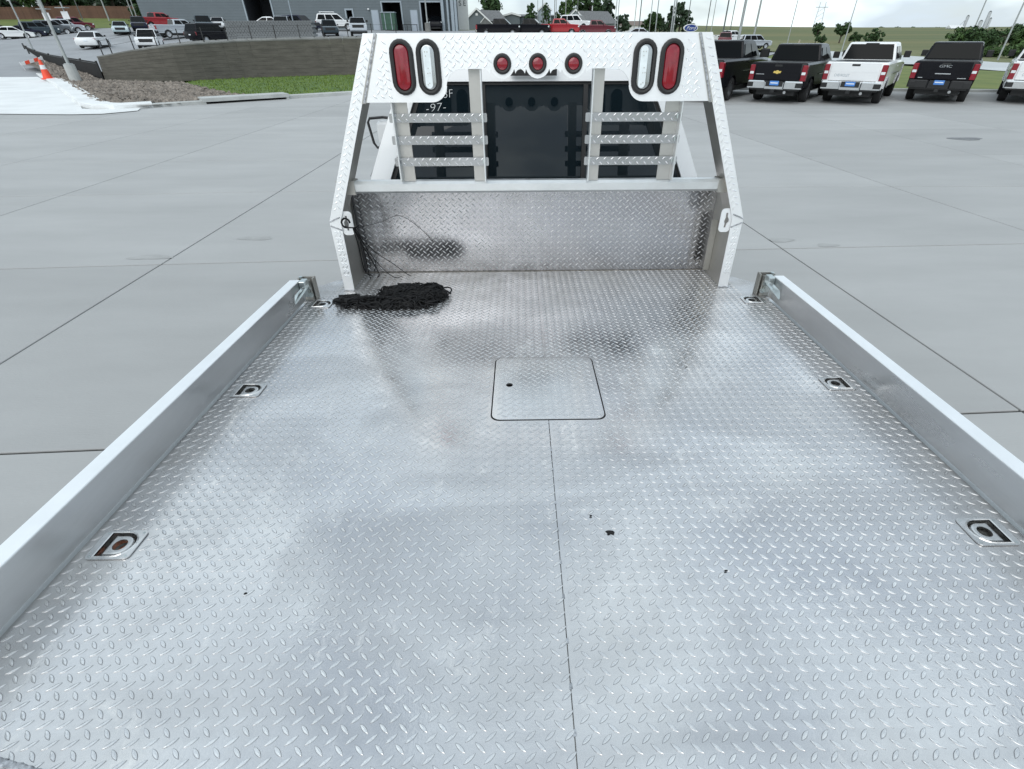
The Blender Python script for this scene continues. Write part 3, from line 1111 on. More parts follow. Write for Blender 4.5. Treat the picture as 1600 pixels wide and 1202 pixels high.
# walk the hole's left half clockwise (seen from above) from the seam, bottom to top
bot_l = arc(HX0 - gap + .03, HY0 - gap * 1.3 + .03, .03, 270, 180, 5)
top_l = arc(HX0 - gap + .03, HY1 + .001 - .03, .03, 180, 90, 5)
left_out += bot_l + top_l + [(SEAM - 0.0004, HY1 + .001), (SEAM - 0.0004, DF), (-1.03, DF), (-1.06, 2.60), (-1.185, 2.46), (-1.185, 2.292), (-DW, 2.292)]
bot_r = arc(HX1 + gap - .03, HY0 - gap * 1.3 + .03, .03, 0, -90, 5)
top_r = arc(HX1 + gap - .03, HY1 + .001 - .03, .03, 90, 0, 5)
right_out = [(SEAM + 0.0011, DB), (DW, DB), (DW, 2.292), (1.185, 2.292), (1.185, 2.46), (1.06, 2.60), (1.03, DF), (SEAM + 0.0004, DF), (SEAM + 0.0004, HY1 + .001)] + top_r + bot_r + [(SEAM + 0.0011, HY0 - gap * 1.3)]
outl = {-1: left_out, 1: right_out}
for s in (-1, 1):
    holes = [pocket(cx, cy, s, 0.002) for cx, cy, q in td_pos if q == s]
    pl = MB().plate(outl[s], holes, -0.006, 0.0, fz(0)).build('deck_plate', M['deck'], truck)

    def ok(u, v, s=s):
        if s < 0 and u > SEAM - 0.006 or s > 0 and u < SEAM + 0.006:
            return False
        if HX0 - gap - .011 < u < HX1 + gap + .011 and HY0 - .017 < v < HY1 + .004:
            return False
        for cx, cy, q in td_pos:
            if abs(u - cx) < PWX + .010 and abs(v - cy) < PWY + .010:
                return False
        if v < 2.28 and abs(u) > DW - 0.012:
            return False
        if v > 2.28 and (u > 1.035 or u < -1.16 or (v > 2.42 and abs(u) > 1.06)):
            return False
        return v < DF - .012
    if s < 0:
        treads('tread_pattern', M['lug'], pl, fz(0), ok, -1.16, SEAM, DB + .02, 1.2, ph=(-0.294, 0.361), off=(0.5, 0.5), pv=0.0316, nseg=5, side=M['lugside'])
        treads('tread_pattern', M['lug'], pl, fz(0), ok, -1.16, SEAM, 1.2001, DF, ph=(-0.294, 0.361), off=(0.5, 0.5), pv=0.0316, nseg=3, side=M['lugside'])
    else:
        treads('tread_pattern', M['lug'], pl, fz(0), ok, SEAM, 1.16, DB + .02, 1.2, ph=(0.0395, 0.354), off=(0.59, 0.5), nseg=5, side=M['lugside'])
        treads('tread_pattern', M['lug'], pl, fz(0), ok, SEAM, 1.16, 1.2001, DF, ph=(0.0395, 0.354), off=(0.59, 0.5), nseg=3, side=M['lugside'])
    # little scars of the stitch welds along the seam
mb = MB()
for k in range(9):
    y = 0.36 + k * 0.095 + rnd.uniform(-.02, .02)
    mb.add([(SEAM - .003, y - .006, .0006), (SEAM + .004, y - .004, .0006), (SEAM + .003, y + .007, .0012), (SEAM - .002, y + .005, .0010)], [(0, 1, 2, 3)])
mb.build('stitch_weld', M['weld'], truck)['kind'] = 'stuff'

# --- hatch over the hitch ball
hx = rrect(HX0, HX1, HY0, HY1 - 0.001, 0.028, 5)
fh = arc(-0.128, 1.492, 0.0125, 0, 337, 14)
hatch = MB().plate(hx, [fh], -0.006, 0.0008, fz(0)).build('hatch', M['hatch'], truck)
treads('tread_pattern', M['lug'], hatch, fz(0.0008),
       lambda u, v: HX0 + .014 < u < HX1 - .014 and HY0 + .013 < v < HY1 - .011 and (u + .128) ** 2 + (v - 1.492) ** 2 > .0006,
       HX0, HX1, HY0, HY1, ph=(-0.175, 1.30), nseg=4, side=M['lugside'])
bx = MB()
for q in ((HX0 - .03, HX1 + .03, HY0 - .03, HY1 + .03, -0.16, -0.15), (HX0 - .03, HX0 - .02, HY0 - .03, HY1 + .03, -0.15, -.0065), (HX1 + .02, HX1 + .03, HY0 - .03, HY1 + .03, -.15, -.0065),
          (HX0 - .03, HX1 + .03, HY0 - .03, HY0 - .02, -.15, -.0065), (HX0 - .03, HX1 + .03, HY1 + .02, HY1 + .03, -.15, -.0065)):
    bx.box(*q)
bx.build('hitch_box', M['dark'], truck)

# --- recessed tie-down rings
for k, (cx, cy, s) in enumerate(td_pos):
    t = MB().plate(rrect(-PWX, PWX, -PWY, PWY, 0.012, 4), [pocket(0, 0, s)] + [arc(a * .043, b_ * .034, .0028, 0, 315, 7) for a in (-1, 1) for b_ in (-1, 1)],
                   0.0012, 0.0042, fz(0)).build('tie_down', M['steel'], truck, loc=(cx, cy, 0))
    pk = pocket(0, 0, s)
    lip = pocket(0, 0, s, 0.004)
    # raised rolled lip round the cup, then the cup itself
    n = len(pk)
    mb = MB()
    z_l = [(lip, 0.0042), ([((a[0] + b_[0]) / 2, (a[1] + b_[1]) / 2) for a, b_ in zip(lip, pk)], 0.0068), (pk, 0.0050), (pk, -0.010)]
    for ol, z in z_l:
        mb.v += [(x, y, z) for x, y in ol]
    for r in range(len(z_l) - 1):
        mb.f += [(r * n + i, r * n + (i + 1) % n, (r + 1) * n + (i + 1) % n, (r + 1) * n + i) for i in range(n)]
    mb.build('cup_lip', M['steel'], t, recalc=True)
    mb = MB()
    mb.v = [(x, y, -0.010) for x, y in pk] + [(x * .8, y * .8, -0.024) for x, y in pk]
    mb.f = [(i, (i + 1) % n, n + (i + 1) % n, n + i) for i in range(n)] + [tuple(range(n, 2 * n))]
    mb.build('cup', M['cupsteel'], t, recalc=True)
    MB().plate(arc(-s * .006, 0, .021, 0, 340, 17), [], -.0238, -.0225, fz(0)).build('cup_floor', M['rust'] if k == 0 else M['cupdark'], t)
    if k == 0:
        t['label'] = 'tie-down ring with a rust red cup floor'
    # the ring: a rounded eye with a flat pivot bar towards the rail
    ro = 0.0285
    eye = [(-s * .006 + ro * cos(radians(q)), ro * sin(radians(q))) for q in range(0, 360, 20)]
    pts = []
    if s > 0:
        o2 = arc(-.006, 0, ro, 90, 270, 10) + [(.021, -ro), (.021, ro)]
    else:
        o2 = arc(.006, 0, ro, -90, 90, 10) + [(-.021, ro), (-.021, -ro)]
    i2 = arc(-s * .006, 0, .0165, 0, 337, 14)
    nO, nI = len(o2), 14
    rg_ = MB()
    ctr = (-s * .006, 0)
    lay_ = [(1.0, -.009), (1.0, -.002), (.93, .0012), (.80, .0022)]
    for f_, z_ in lay_:
        rg_.v += [(ctr[0] + (x - ctr[0]) * f_, y * f_, z_) for x, y in o2]
    for r_ in range(3):
        rg_.f += [(r_ * nO + i, r_ * nO + (i + 1) % nO, (r_ + 1) * nO + (i + 1) % nO, (r_ + 1) * nO + i) for i in range(nO)]
    rg_.plate([(ctr[0] + (x - ctr[0]) * .80, y * .80) for x, y in o2], [i2], -.010, .0022, fz(0))
    rg_.build('ring', M['steel'], t)
    for a in (-1, 1):
        for b_ in (-1, 1):
            MB().add([(a * .043 + .0033 * cos(i * pi / 3), b_ * .034 + .0033 * sin(i * pi / 3), .0045) for i in range(6)] + [(a * .043, b_ * .034, .0054)],
                     [(i, (i + 1) % 6, 6) for i in range(6)]).build('screw', M['zinc'], t)

# --- side rails with spring latches and stake posts
for s in (-1, 1):
    X0, X1 = sorted((s * 1.150, s * 1.197))
    r = MB().cbox(X0, X1, DB, 2.262, 0.011, 0.1165, 0.002).build('side_rail', M['railside'], truck)
    MB().cbox(X0 - .0005, X1 + .0005, DB, 2.262, 0.1168, 0.1190, 0.0015).build('top_face', M['railtop'], r)
    MB().box(*sorted((s * 1.147, s * 1.20)), 2.2625, 2.2655, 0.012, 0.117).build('end_cap', M['rail'], r)
    MB().box(*sorted((s * 1.150, s * 1.21)), DB, 2.28, -0.11, -0.007).build('deck_skirt', M['rail'], truck)
    # stake post: two upright plates and a back
    st_ = MB()
    st_.box(*sorted((s * 1.105, s * 1.176)), 2.328, 2.340, 0.001, 0.112)
    st_.box(*sorted((s * 1.118, s * 1.176)), 2.296, 2.303, 0.001, 0.104)
    st_.box(*sorted((s * 1.105, s * 1.110)), 2.303, 2.328, 0.001, 0.110)
    st_.box(*sorted((s * 1.172, s * 1.178)), 2.303, 2.328, 0.001, 0.112)
    sp = st_.build('stake_post', M['dull'], truck)
    MB().tube([(s * 1.165, 2.312, 0.108), (s * 1.165, 2.312, 0.118)], 0.009, 10).build('pin_head', M['zinc'], sp)
    MB().tube([(s * 1.126, 2.288, 0.030), (s * 1.126, 2.296, 0.030)], 0.012, 12).build('bolt', M['zinc'], sp)
    # latch: folded bracket and over-centre lever on the rail
    la = MB()
    la.cbox(*sorted((s * 1.118, s * 1.149)), 2.235, 2.285, 0.078, 0.118, 0.003)
    la.box(*sorted((s * 1.128, s * 1.149)), 2.268, 2.292, 0.030, 0.076)
    lt = la.build('rail_latch', M['zinc'], truck)
    lev = MB()
    lev.add([(s * 1.116, 2.262, .098), (s * 1.116, 2.228, .094), (s * 1.147, 2.150, .050), (s * 1.147, 2.165, .078), (s * 1.126, 2.200, .100),
             (s * 1.112, 2.262, .090), (s * 1.112, 2.228, .084), (s * 1.145, 2.148, .040), (s * 1.145, 2.165, .066), (s * 1.122, 2.200, .088)],
            [(0, 1, 2, 3, 4), (9, 8, 7, 6, 5), (0, 5, 6, 1), (1, 6, 7, 2), (2, 7, 8, 3), (3, 8, 9, 4), (4, 9, 5, 0)])
    lev.build('lever', M['zinc'], lt, recalc=True)
    MB().tube([(s * 1.148, 2.262, .075), (s * 1.110, 2.262, .075)], .007, 10).build('pivot_pin', M['zinc'], lt)

# weld across the rear left corner of the deck
mb = MB()
for k in range(30):
    t = k / 29
    x, y = -1.13 + t * 0.27, 0.392 - t * 0.062
    w_ = 0.010 + rnd.uniform(-.003, .003)
    mb.cbox(x - w_, x + w_, y - .006 + rnd.uniform(-.003, .003), y + .007, 0.0, 0.004 + rnd.uniform(0, .002), .002)
mb.build('corner_weld', M['weld'], truck)

# --- headache rack
RY = 2.421


def fxz(y):            # plate facing the rear: u = x, v = z, thickness towards the front
    return lambda u, v, w: (u, y - w, v)


ZT = 1.092
pin = 0.053
outer_pts = [(-1.004, 0.0), (-1.005, 0.357), (-0.706, ZT)]
panel = [(-0.744, 0.850), (-0.452, 0.850)] + arc(-0.452, 0.917, 0.067, -90, -8, 7) + arc(-0.318, 0.900, 0.070, 172, 90, 7)
for cxl, nx in ((-0.149, None), (-0.002, None), (0.147, None)):
    panel += arc(cxl - 0.078, 0.944, 0.026, 90, 20, 4) + arc(cxl, 0.987, 0.052, 200, 340, 10) + arc(cxl + 0.078, 0.944, 0.026, 160, 90, 4)
panel += arc(0.318, 0.900, 0.070, 90, 8, 7) + arc(0.452, 0.917, 0.067, 188, 270, 7) + [(0.744, 0.850), (0.656, ZT), (-0.656, ZT)]
oval_pos = [(-0.5625, 0.975, 'red'), (-0.454, 0.975, 'clear'), (0.442, 0.9735, 'clear'), (0.5535, 0.9735, 'red')]
round_pos = [(-0.149, 0.987), (-0.002, 0.987), (0.147, 0.987)]


def stadium(cx, cy, w, h, n=9):
    r = w / 2
    return arc(cx, cy + h / 2 - r, r, 0, 180, n) + arc(cx, cy - h / 2 + r, r, 180, 360, n)


rp_ = MB().plate(panel, [stadium(x, z, .072, .170) for x, z, q in oval_pos] + [arc(x, z, .024, 0, 340, 17) for x, z in round_pos], 0.0, 0.005, fxz(RY + .005)).build('rack_panel', M['rack'], truck)


def ok_panel(u, v):
    if not inside((u, v), panel):
        return False
    for x, z, q in oval_pos:
        if abs(u - x) < .062 and abs(v - z) < .112:
            return False
    for x, z in round_pos:
        if (u - x) ** 2 + (v - z) ** 2 < .05 ** 2:
            return False
    for du, dv in ((.013, 0), (-.013, 0), (0, .011), (0, -.011)):
        if not inside((u + du, v + dv), panel):
            return False
    return abs(u) < 0.744 - (v - .85) * .364 - 0.03


treads('tread_pattern', M['racklug'], rp_, fxz(RY), ok_panel, -.75, .75, .84, ZT, ph=(-0.004, 1.062), pu=0.0329, pv=0.0318, ang=(-40, 52), off=(.5, .5), h=0.0017)
# folded top return of the panel
MB().box(-0.706, 0.706, RY + .0052, RY + .05, ZT - .0052, ZT).build('top_return', M['rack'], truck)

for s in (-1, 1):
    # face, kinked at the tie plate
    face = [(s * 1.004, 0.0), (s * 1.006, 0.352), (s * 0.7075, ZT), (s * 0.657, ZT), (s * 0.952, 0.352), (s * 0.955, 0.0)]
    if s > 0:
        face = face[::1]
    pf = MB().plate(face if s > 0 else face, [], 0.0, 0.005, fxz(RY + .005)).build('rack_post', M['rack'], truck)

    def ok_post(u, v, face=face):
        if abs(v - .34) < .03 or v < .05:
            return False
        return all(inside((u + du, v), face) for du in (-.010, .010))
    # the face sheet is turned, so the lattice runs along the slope
    al = atan2(0.299, ZT - .352) * s

    def fpost(u, v, w, s=s, al=al):
        ca, sa = cos(al), sin(al)
        return (s * .979 + u * ca - v * sa, RY - w, .352 + u * sa + v * ca)

    def ok_up(u, v, s=s, face=face):
        x, y, z = fpost(u, v, 0)
        return z > .40 and inside((x + .012, z), face) and inside((x - .012, z), face) and z < ZT - .012
    treads('tread_pattern', M['racklug'], pf, fpost, ok_up, -.05, .05, 0, .85, pu=.0335, pv=.0318, ph=(.006, .01), ang=(-38, 55), off=(.5, .5), h=.0017)
    treads('tread_pattern', M['racklug'], pf, fxz(RY), lambda u, v, s=s: .955 + .011 < abs(u) < 1.004 - .010 and .07 < v < .31, -1.02, 1.02, .05, .33, pu=.0335, pv=.0318, ph=(.972 if s > 0 else -.985, .08), ang=(-38, 55), off=(.5, .5), h=.0017)
    # webs: inner upper channel and outer return
    def web(x0, z0, x1, z1, d0, d1, t=.004):
        vs = [(x0, RY + d0, z0), (x0, RY + d1, z0), (x1, RY + d1, z1), (x1, RY + d0, z1)]
        vs += [(p[0] + t * s, p[1], p[2]) for p in vs]
        return vs, [(3, 2, 1, 0), (4, 5, 6, 7), (0, 1, 5, 4), (1, 2, 6, 5), (2, 3, 7, 6), (3, 0, 4, 7)]
    mb = MB()
    mb.add(*web(s * .958, .352, s * .661, ZT - .006, .0052, .14))
    mb.add(*web(s * .999, .352, s * .7015, ZT - .006, .0052, .14))
    # back flange of the channel
    mb.add([(s * .962, RY + .136, .352), (s * .999, RY + .136, .352), (s * .7015, RY + .136, ZT - .006), (s * .665, RY + .136, ZT - .006),
            (s * .962, RY + .140, .352), (s * .999, RY + .140, .352), (s * .7015, RY + .140, ZT - .006), (s * .665, RY + .140, ZT - .006)],
           [(0, 1, 2, 3), (7, 6, 5, 4), (0, 4, 5, 1), (1, 5, 6, 2), (2, 6, 7, 3), (3, 7, 4, 0)])
    mb.build('post_channel', M['dull'], truck, recalc=True)
    # lower gusset joining the post to the lower panel
    g = MB()
    gx0, gx1 = sorted((s * .958, s * .964))
    g.v = [(x, y, z) for x in (gx0, gx1) for (y, z) in ((RY + .0053, .002), (2.6885, .002), (2.6885, .47), (RY + .14, .50), (RY + .0053, .36))]
    n = 5
    g.f = [tuple(range(5)), tuple(range(9, 4, -1))] + [(i, (i + 1) % n, n + (i + 1) % n, n + i) for i in range(n)]
    gs_ = g.build('side_gusset', M['dull'], truck, recalc=True)
    if s < 0:
        MB().box(-.949, -.946, 2.63, 2.66, .02, .43).build('wire_channel', M['black'], gs_)
    else:
        MB().box(.925, .957, 2.60, 2.606, .03, .30).build('angle_stop', M['dull'], gs_)
    # white tie plate with the key slot
    tpx = s * .925
    slot = [(tpx + a * s, .342 + b_) for a, b_ in ((-.004, .034), (.006, .036), (.007, .016), (.016, .004), (.016, -.008), (.007, -.018), (.005, -.036), (-.004, -.034), (-.003, -.016), (-.007, -.004), (-.003, .012))]
    if s < 0:
        slot = slot[::-1]
    tpo = rrect(min(tpx - .028, tpx + .028), max(tpx - .028, tpx + .028), .285, .398, .018, 5)
    MB().plate(tpo, [slot], 0, .005, fxz(RY + .0135)).build('tie_plate', M['rack'], truck)
    # welds: along the panel seam, the kink and the foot
    mb = MB()
    for k in range(46):
        t = k / 45
        x, z = s * (0.744 - t * 0.086), .852 + t * .236
        q = rnd.uniform(.003, .0062)
        mb.cbox(x - q, x + q, RY - .0035 - rnd.uniform(0, .002), RY + .001, z - .004, z + .0035, .0015)
    for k in range(10):
        t = k / 9
        mb.cbox(s * (.955 + t * .048) - .004, s * (.955 + t * .048) + .004, RY - .003, RY + .001, .372 - t * .02 - .003, .372 - t * .02 + .003, .0012)
        mb.cbox(s * (.955 + t * .048) - .004, s * (.955 + t * .048) + .004, RY - .003, RY + .001, .312 + t * .02 - .003, .312 + t * .02 + .003, .0012)
    mb.build('weld_bead', M['weld'], pf)
    # ground-back strip of the welded seam
    mb2 = MB().plate([(s * .757, .846), (s * .738, .846), (s * .650, ZT - .004), (s * .664, ZT - .004)][::s], [], 0, .0022, fxz(RY - .0002))
    mb2.build('seam_strip', M['dull'], pf)
    MB().box(*sorted((s * .953, s * 1.006)), RY - .010, RY - .0005, .0005, .004).build('foot_weld', M['weld'], pf)

# cross tube
mb = MB()
sec = [(RY + .066, .470), (RY + .098, .470), (RY + .108, .480), (RY + .108, .512), (RY + .098, .524), (RY + .058, .524), (RY + .046, .512), (RY + .046, .480), (RY + .056, .470)]
n = len(sec)
mb.v = [(-.950, y, z) for y, z in sec] + [(.950, y, z) for y, z in sec]
mb.f = [(i, (i + 1) % n, n + (i + 1) % n, n + i) for i in range(n)] + [tuple(range(n)), tuple(range(2 * n - 1, n - 1, -1))]
mb.build('cross_tube', M['rail'], truck, recalc=True)
for s in (-1, 1):
    MB().box(*sorted((s * .868, s * .951)), RY + .040, RY + .112, .466, .528).build('tube_sleeve', M['dull'], truck)

# lower panel
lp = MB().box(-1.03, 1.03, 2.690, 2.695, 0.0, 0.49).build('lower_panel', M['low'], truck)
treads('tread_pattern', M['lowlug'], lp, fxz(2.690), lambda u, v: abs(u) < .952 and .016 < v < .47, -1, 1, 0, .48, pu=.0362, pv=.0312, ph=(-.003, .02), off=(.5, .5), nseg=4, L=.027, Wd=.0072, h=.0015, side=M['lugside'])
mb = MB()
for k in range(120):
    x = -.95 + k * .01605
    mb.cbox(x - .0085, x + .0085, 2.6845 - rnd.uniform(0, .002), 2.6898, .0003, .0025 + rnd.uniform(0, .0015), .001)
mb.build('seam_weld', mat('dirty_weld', (0.20, 0.185, 0.165), 0.8, 0.4, var=0.4, vscale=40), lp)['kind'] = 'stuff'

# ladders: uprights with a bright edge and tread-plate rungs
for xa, xb, top in ((-.632, -.575, .852), (-.297, -.246, .972), (.239, .288, .972), (.567, .629, .847)):
    u = MB().box(xa, xb, RY + .052, RY + .057, .5245, top).build('rack_upright', M['upright'], truck)
    xe = xb if xa < 0 and xb > -.3 or (xa > .5) else xa
    e = (xb, xb + .006) if abs(xe - xb) < 1e-6 else (xa - .006, xa)
    MB().box(e[0], e[1], RY + .012, RY + .057, .5245, top).build('edge_flange', M['rail'], u)
for s in (-1, 1):
    for (xa, xb, z) in ((.213 if s > 0 else .225, .645 if s > 0 else .658, .788), (.215 if s > 0 else .226, .646 if s > 0 else .658, .699), (.217 if s > 0 else .226, .648 if s > 0 else .659, .609)):
        x0, x1 = sorted((s * xa, s * xb))
        rg = MB().plate(rrect(x0, x1, z - .0178, z + .0178, .005, 3), [], 0, .005, fxz(RY + .044)).build('rung', M['rung'], truck)
        treads('tread_pattern', M['lowlug'], rg, fxz(RY + .039), lambda u, v, x0=x0, x1=x1: x0 + .02 < u < x1 - .02, x0, x1, z - .012, z + .014, pu=.0342, pv=.05, ph=(x0 + .01, z - .008), ang=(-42, 42), off=(.5, .36), nseg=4, h=.0017, L=.022)
        for xe in (x0 + .024, x1 - .024):
            MB().box(xe - .003, xe + .003, RY + .030, RY + .0385, z - .006, z + .012).build('clip', M['zinc'], rg)

# lamps
for x, z, kind in oval_pos:
    g = MB()
    rings = [(stadium(x, z, .099, .199), RY - .001), (stadium(x, z, .094, .194), RY - .010), (stadium(x, z, .080, .180), RY - .014), (stadium(x, z, .064, .166), RY - .012), (stadium(x, z, .059, .162), RY - .003)]
    n = len(rings[0][0])
    for ol, y in rings:
        g.v += [(u, y, v) for u, v in ol]
    for r in range(len(rings) - 1):
        g.f += [(r * n + i, r * n + (i + 1) % n, (r + 1) * n + (i + 1) % n, (r + 1) * n + i) for i in range(n)]
    lo = g.build('oval_lamp', M['rubber'], truck, smooth=True, recalc=True)
    lo['label'] = ('red' if kind == 'red' else 'clear') + ' oval lamp in a black rubber grommet'
    MB().plate(stadium(x, z, .070, .168), [], 0, .022, fxz(RY + .028)).build('lamp_body', M['black'], lo)
    ln = MB()
    ol = [(stadium(x, z, .060, .163), RY - .003), (stadium(x, z, .052, .155), RY - .0085), (stadium(x, z, .030, .130), RY - .0105)]
    for o_, y in ol:
        ln.v += [(u, y, v) for u, v in o_]
    for r in range(2):
        ln.f += [(r * n + i, r * n + (i + 1) % n, (r + 1) * n + (i + 1) % n, (r + 1) * n + i) for i in range(n)]
    ln.f.append(tuple(range(2 * n, 3 * n)))
    ln.build('lens', M['red'] if kind == 'red' else M['led'], lo, smooth=True, recalc=True)
    if kind == 'clear':
        sx = -1 if x < 0 else -1
        MB().plate(stadium(x + (-.003 if x < 0 else -.006), z, .030, .148), [], 0, .002, fxz(RY - .0106)).build('bezel', M['clear'], lo)
        for dx, dz in ((-.006, .054), (.004, .054), (-.004, .040), (.002, -.002), (-.001, -.020), (.008, -.019), (-.004, -.060), (.003, -.055)):
            MB().plate(arc(x - .004 + dx, z + dz, .0022, 0, 315, 7), [], 0, .0012, fxz(RY - .0127)).build('diode', M['dull'], lo)
for x, z in round_pos:
    g = MB()
    n = 24
    rr = [(.0375, RY - .001), (.036, RY - .008), (.030, RY - .012), (.024, RY - .010), (.0225, RY - .003)]
    for r_, y in rr:
        g.v += [(x + r_ * cos(2 * pi * i / n), y, z + r_ * sin(2 * pi * i / n)) for i in range(n)]
    for r in range(len(rr) - 1):
        g.f += [(r * n + i, r * n + (i + 1) % n, (r + 1) * n + (i + 1) % n, (r + 1) * n + i) for i in range(n)]
    lo = g.build('round_lamp', M['rubber'], truck, smooth=True, recalc=True)
    MB().plate(arc(x, z, .0235, 0, 340, 17), [], 0, .022, fxz(RY + .028)).build('lamp_body', M['black'], lo)
    ln = MB()
    for r_, y in ((.0235, RY - .003), (.021, RY - .009), (.012, RY - .0115)):
        ln.v += [(x + r_ * cos(2 * pi * i / n), y, z + r_ * sin(2 * pi * i / n)) for i in range(n)]
    ln.f = [(r * n + i, r * n + (i + 1) % n, (r + 1) * n + (i + 1) % n, (r + 1) * n + i) for r in (0, 1) for i in range(n)] + [tuple(range(2 * n, 3 * n))]
    ln.build('lens', M['red'], lo, smooth=True, recalc=True)

# --- cab
CYB = 2.955
prof = [(.99, -.62), (1.0, -.10), (.985, .25), (.945, .44), (.865, .62), (.79, .78), (.745, .87), (.69, .925), (.60, .955), (.30, .975), (0, .98)]


def ring(y, sx=1.0, dz=0.0, sz=1.0):
    r_ = [(x * sx, y, z * sz + dz) for x, z in prof]
    l_ = [(-x * sx, y, z * sz + dz) for x, z in reversed(prof[:-1])]
    return r_ + l_


cabm = MB()
def rtilt(y, *a):
    return [(x, yy + .16 * (z - .45), z) for x, yy, z in ring(y, *a)]


rs = [rtilt(CYB, .985, 0), rtilt(CYB + .05, .999, .0), rtilt(CYB + .12, 1.0, .012), ring(CYB + 1.0, 1.0, .03), ring(CYB + 1.75, .99, .0)]
n = len(rs[0])
for r_ in rs:
    cabm.v += r_
for k in range(len(rs) - 1):
    cabm.f += [(k * n + i, k * n + i + 1, (k + 1) * n + i + 1, (k + 1) * n + i) for i in range(n - 1)]
cab = cabm.build('cab', M['white'], truck, smooth=True, recalc=True)
back_out = [(x, z) for x, y, z in ring(CYB, .985, 0)]
win = [(-.855, .30), (.875, .30), (.868, .43), (.80, .58), (.735, .72), (.69, .81), (.655, .875), (.61, .905), (.55, .915), (-.54, .915), (-.60, .905), (-.645, .875), (-.675, .81), (-.715, .72), (-.78, .58), (-.848, .43)]
def ftilt(y):
    return lambda u, v, w: (u, y - w + .16 * (v - .45), v)


win = [(.008 + (x - .008) * .972, z) for x, z in win]
MB().plate(back_out, [win], 0, .02, ftilt(CYB + .0205)).build('rear_wall', M['white'], cab)
gl = MB().plate(win, [], 0, .004, ftilt(CYB + .030)).build('rear_window', M['glass'], cab)
fr_ = [((x + .006) * .975, .30 + (z - .30) * .965 + .006) for x, z in win]
MB().plate(win, [fr_], 0, .004, ftilt(CYB + .0255)).build('window_seal', M['black'], cab)
# sliding pane frames behind the uprights
for x in (-.275, .275):
    MB().plate([(x - .012, .32), (x + .012, .32), (x + .012, .90), (x - .012, .90)], [], 0, .008, ftilt(CYB + .0215)).build('slider_frame', M['black'], cab)
MB().cbox(-.125, .115, CYB + .028, CYB + .055, .940, .985, .005).build('brake_lamp', M['black'], cab)
# handwriting in white marker on the glass
zg = CYB + .0205
tm = Matrix.Translation((-.535, zg + .16 * .345, .795)) @ Matrix.Rotation(-.16, 4, 'X') @ Matrix.Rotation(pi / 2, 4, 'X') @ Matrix.Rotation(radians(5), 4, 'Z')
text_mesh('marker_writing', '-97-', .056, M['marker'], cab, tm, shear=.15, depth=.0004, sx=1.25, offset=-.0014)
tm = Matrix.Translation((-.478, zg + .16 * .405, .857)) @ Matrix.Rotation(-.16, 4, 'X') @ Matrix.Rotation(pi / 2, 4, 'X') @ Matrix.Rotation(radians(4), 4, 'Z')
text_mesh('marker_writing', '93F', .056, M['marker'], cab, tm, shear=.1, depth=.0004, offset=-.0014)
# front half of the cab: windscreen, bonnet, nose
MB().add([(.86, CYB + 1.75, .55), (-.86, CYB + 1.75, .55), (-.72, CYB + 1.50, .93), (.72, CYB + 1.50, .93), (.9, CYB + 2.15, .33), (-.9, CYB + 2.15, .33)],
         [(0, 1, 2, 3), (4, 5, 1, 0)]).build('windscreen', M['glass'], cab)
hb = MB()
for y, w_, z in ((CYB + 1.75, .985, .40), (CYB + 2.3, .96, .34), (CYB + 3.15, .93, .24), (CYB + 3.30, .90, .10)):
    hb.v += [(-w_, y, -.5), (-w_, y, z - .08), (-w_ * .85, y, z), (w_ * .85, y, z), (w_, y, z - .08), (w_, y, -.5)]
for k in range(3):
    hb.f += [(k * 6 + i, k * 6 + i + 1, (k + 1) * 6 + i + 1, (k + 1) * 6 + i) for i in range(5)]
hb.f.append((18, 19, 20, 21, 22, 23))
hb.build('bonnet', M['white'], cab, recalc=True)
for s in (-1, 1):
    MB().add([(s * 1.0, CYB + .25, .42), (s * 1.0, CYB + 1.45, .42), (s * .80, CYB + 1.3, .80), (s * .80, CYB + .35, .80)], [(0, 1, 2, 3)]).build('side_window', M['glass'], cab)
    k_ = 1.0 if s < 0 else .90
    mr_ = MB().tube([(s * 1.00 * k_, 3.9, .50), (s * 1.105 * k_, 3.88, .50), (s * 1.125 * k_, 3.88, .53), (s * 1.145 * k_, 3.88, .66), (s * 1.13 * k_, 3.88, .685), (s * 1.04 * k_, 3.9, .69), (s * .95 * k_, 3.9, .68)], .009, 8).build('mirror_bracket', M['black'], truck)
    MB().cbox(*sorted((s * .97 * k_, s * 1.10 * k_)), 3.9, 3.97, .53, .665, .02).build('mirror', M['trim'], mr_)
# chassis and wheels
for s in (-1, 1):
    MB().box(*sorted((s * .38, s * .46)), DB, 6.0, -.45, -.20).build('frame_rail', M['black'], truck)
    for yy in (.62, 4.95):
        wv = MB()
        prof_w = [(.30, .0), (.395, .0), (.41, .03), (.41, .22), (.395, .25), (.30, .25)]
        nn_ = 24
        for r_, q in prof_w:
            wv.v += [(s * (.98 - .25 + q), yy + r_ * cos(2 * pi * i / nn_), -.67 + yy * TILT + r_ * sin(2 * pi * i / nn_)) for i in range(nn_)]
        for k in range(len(prof_w) - 1):
            wv.f += [(k * nn_ + i, k * nn_ + (i + 1) % nn_, (k + 1) * nn_ + (i + 1) % nn_, (k + 1) * nn_ + i) for i in range(nn_)]
        tw = wv.build('wheel', M['tyre'], truck, smooth=True, recalc=True)
        MB().tube([(s * .74, yy, -.67 + yy * TILT), (s * .94, yy, -.67 + yy * TILT)], .30, 20).build('rim', M['rim'], tw)


# ================================================================= loose things on the deck
def deckpt(x, y, z):
    return Vector(rot_x(np.array([x, y, z]))) + Vector((0, 0, DECK_Z))


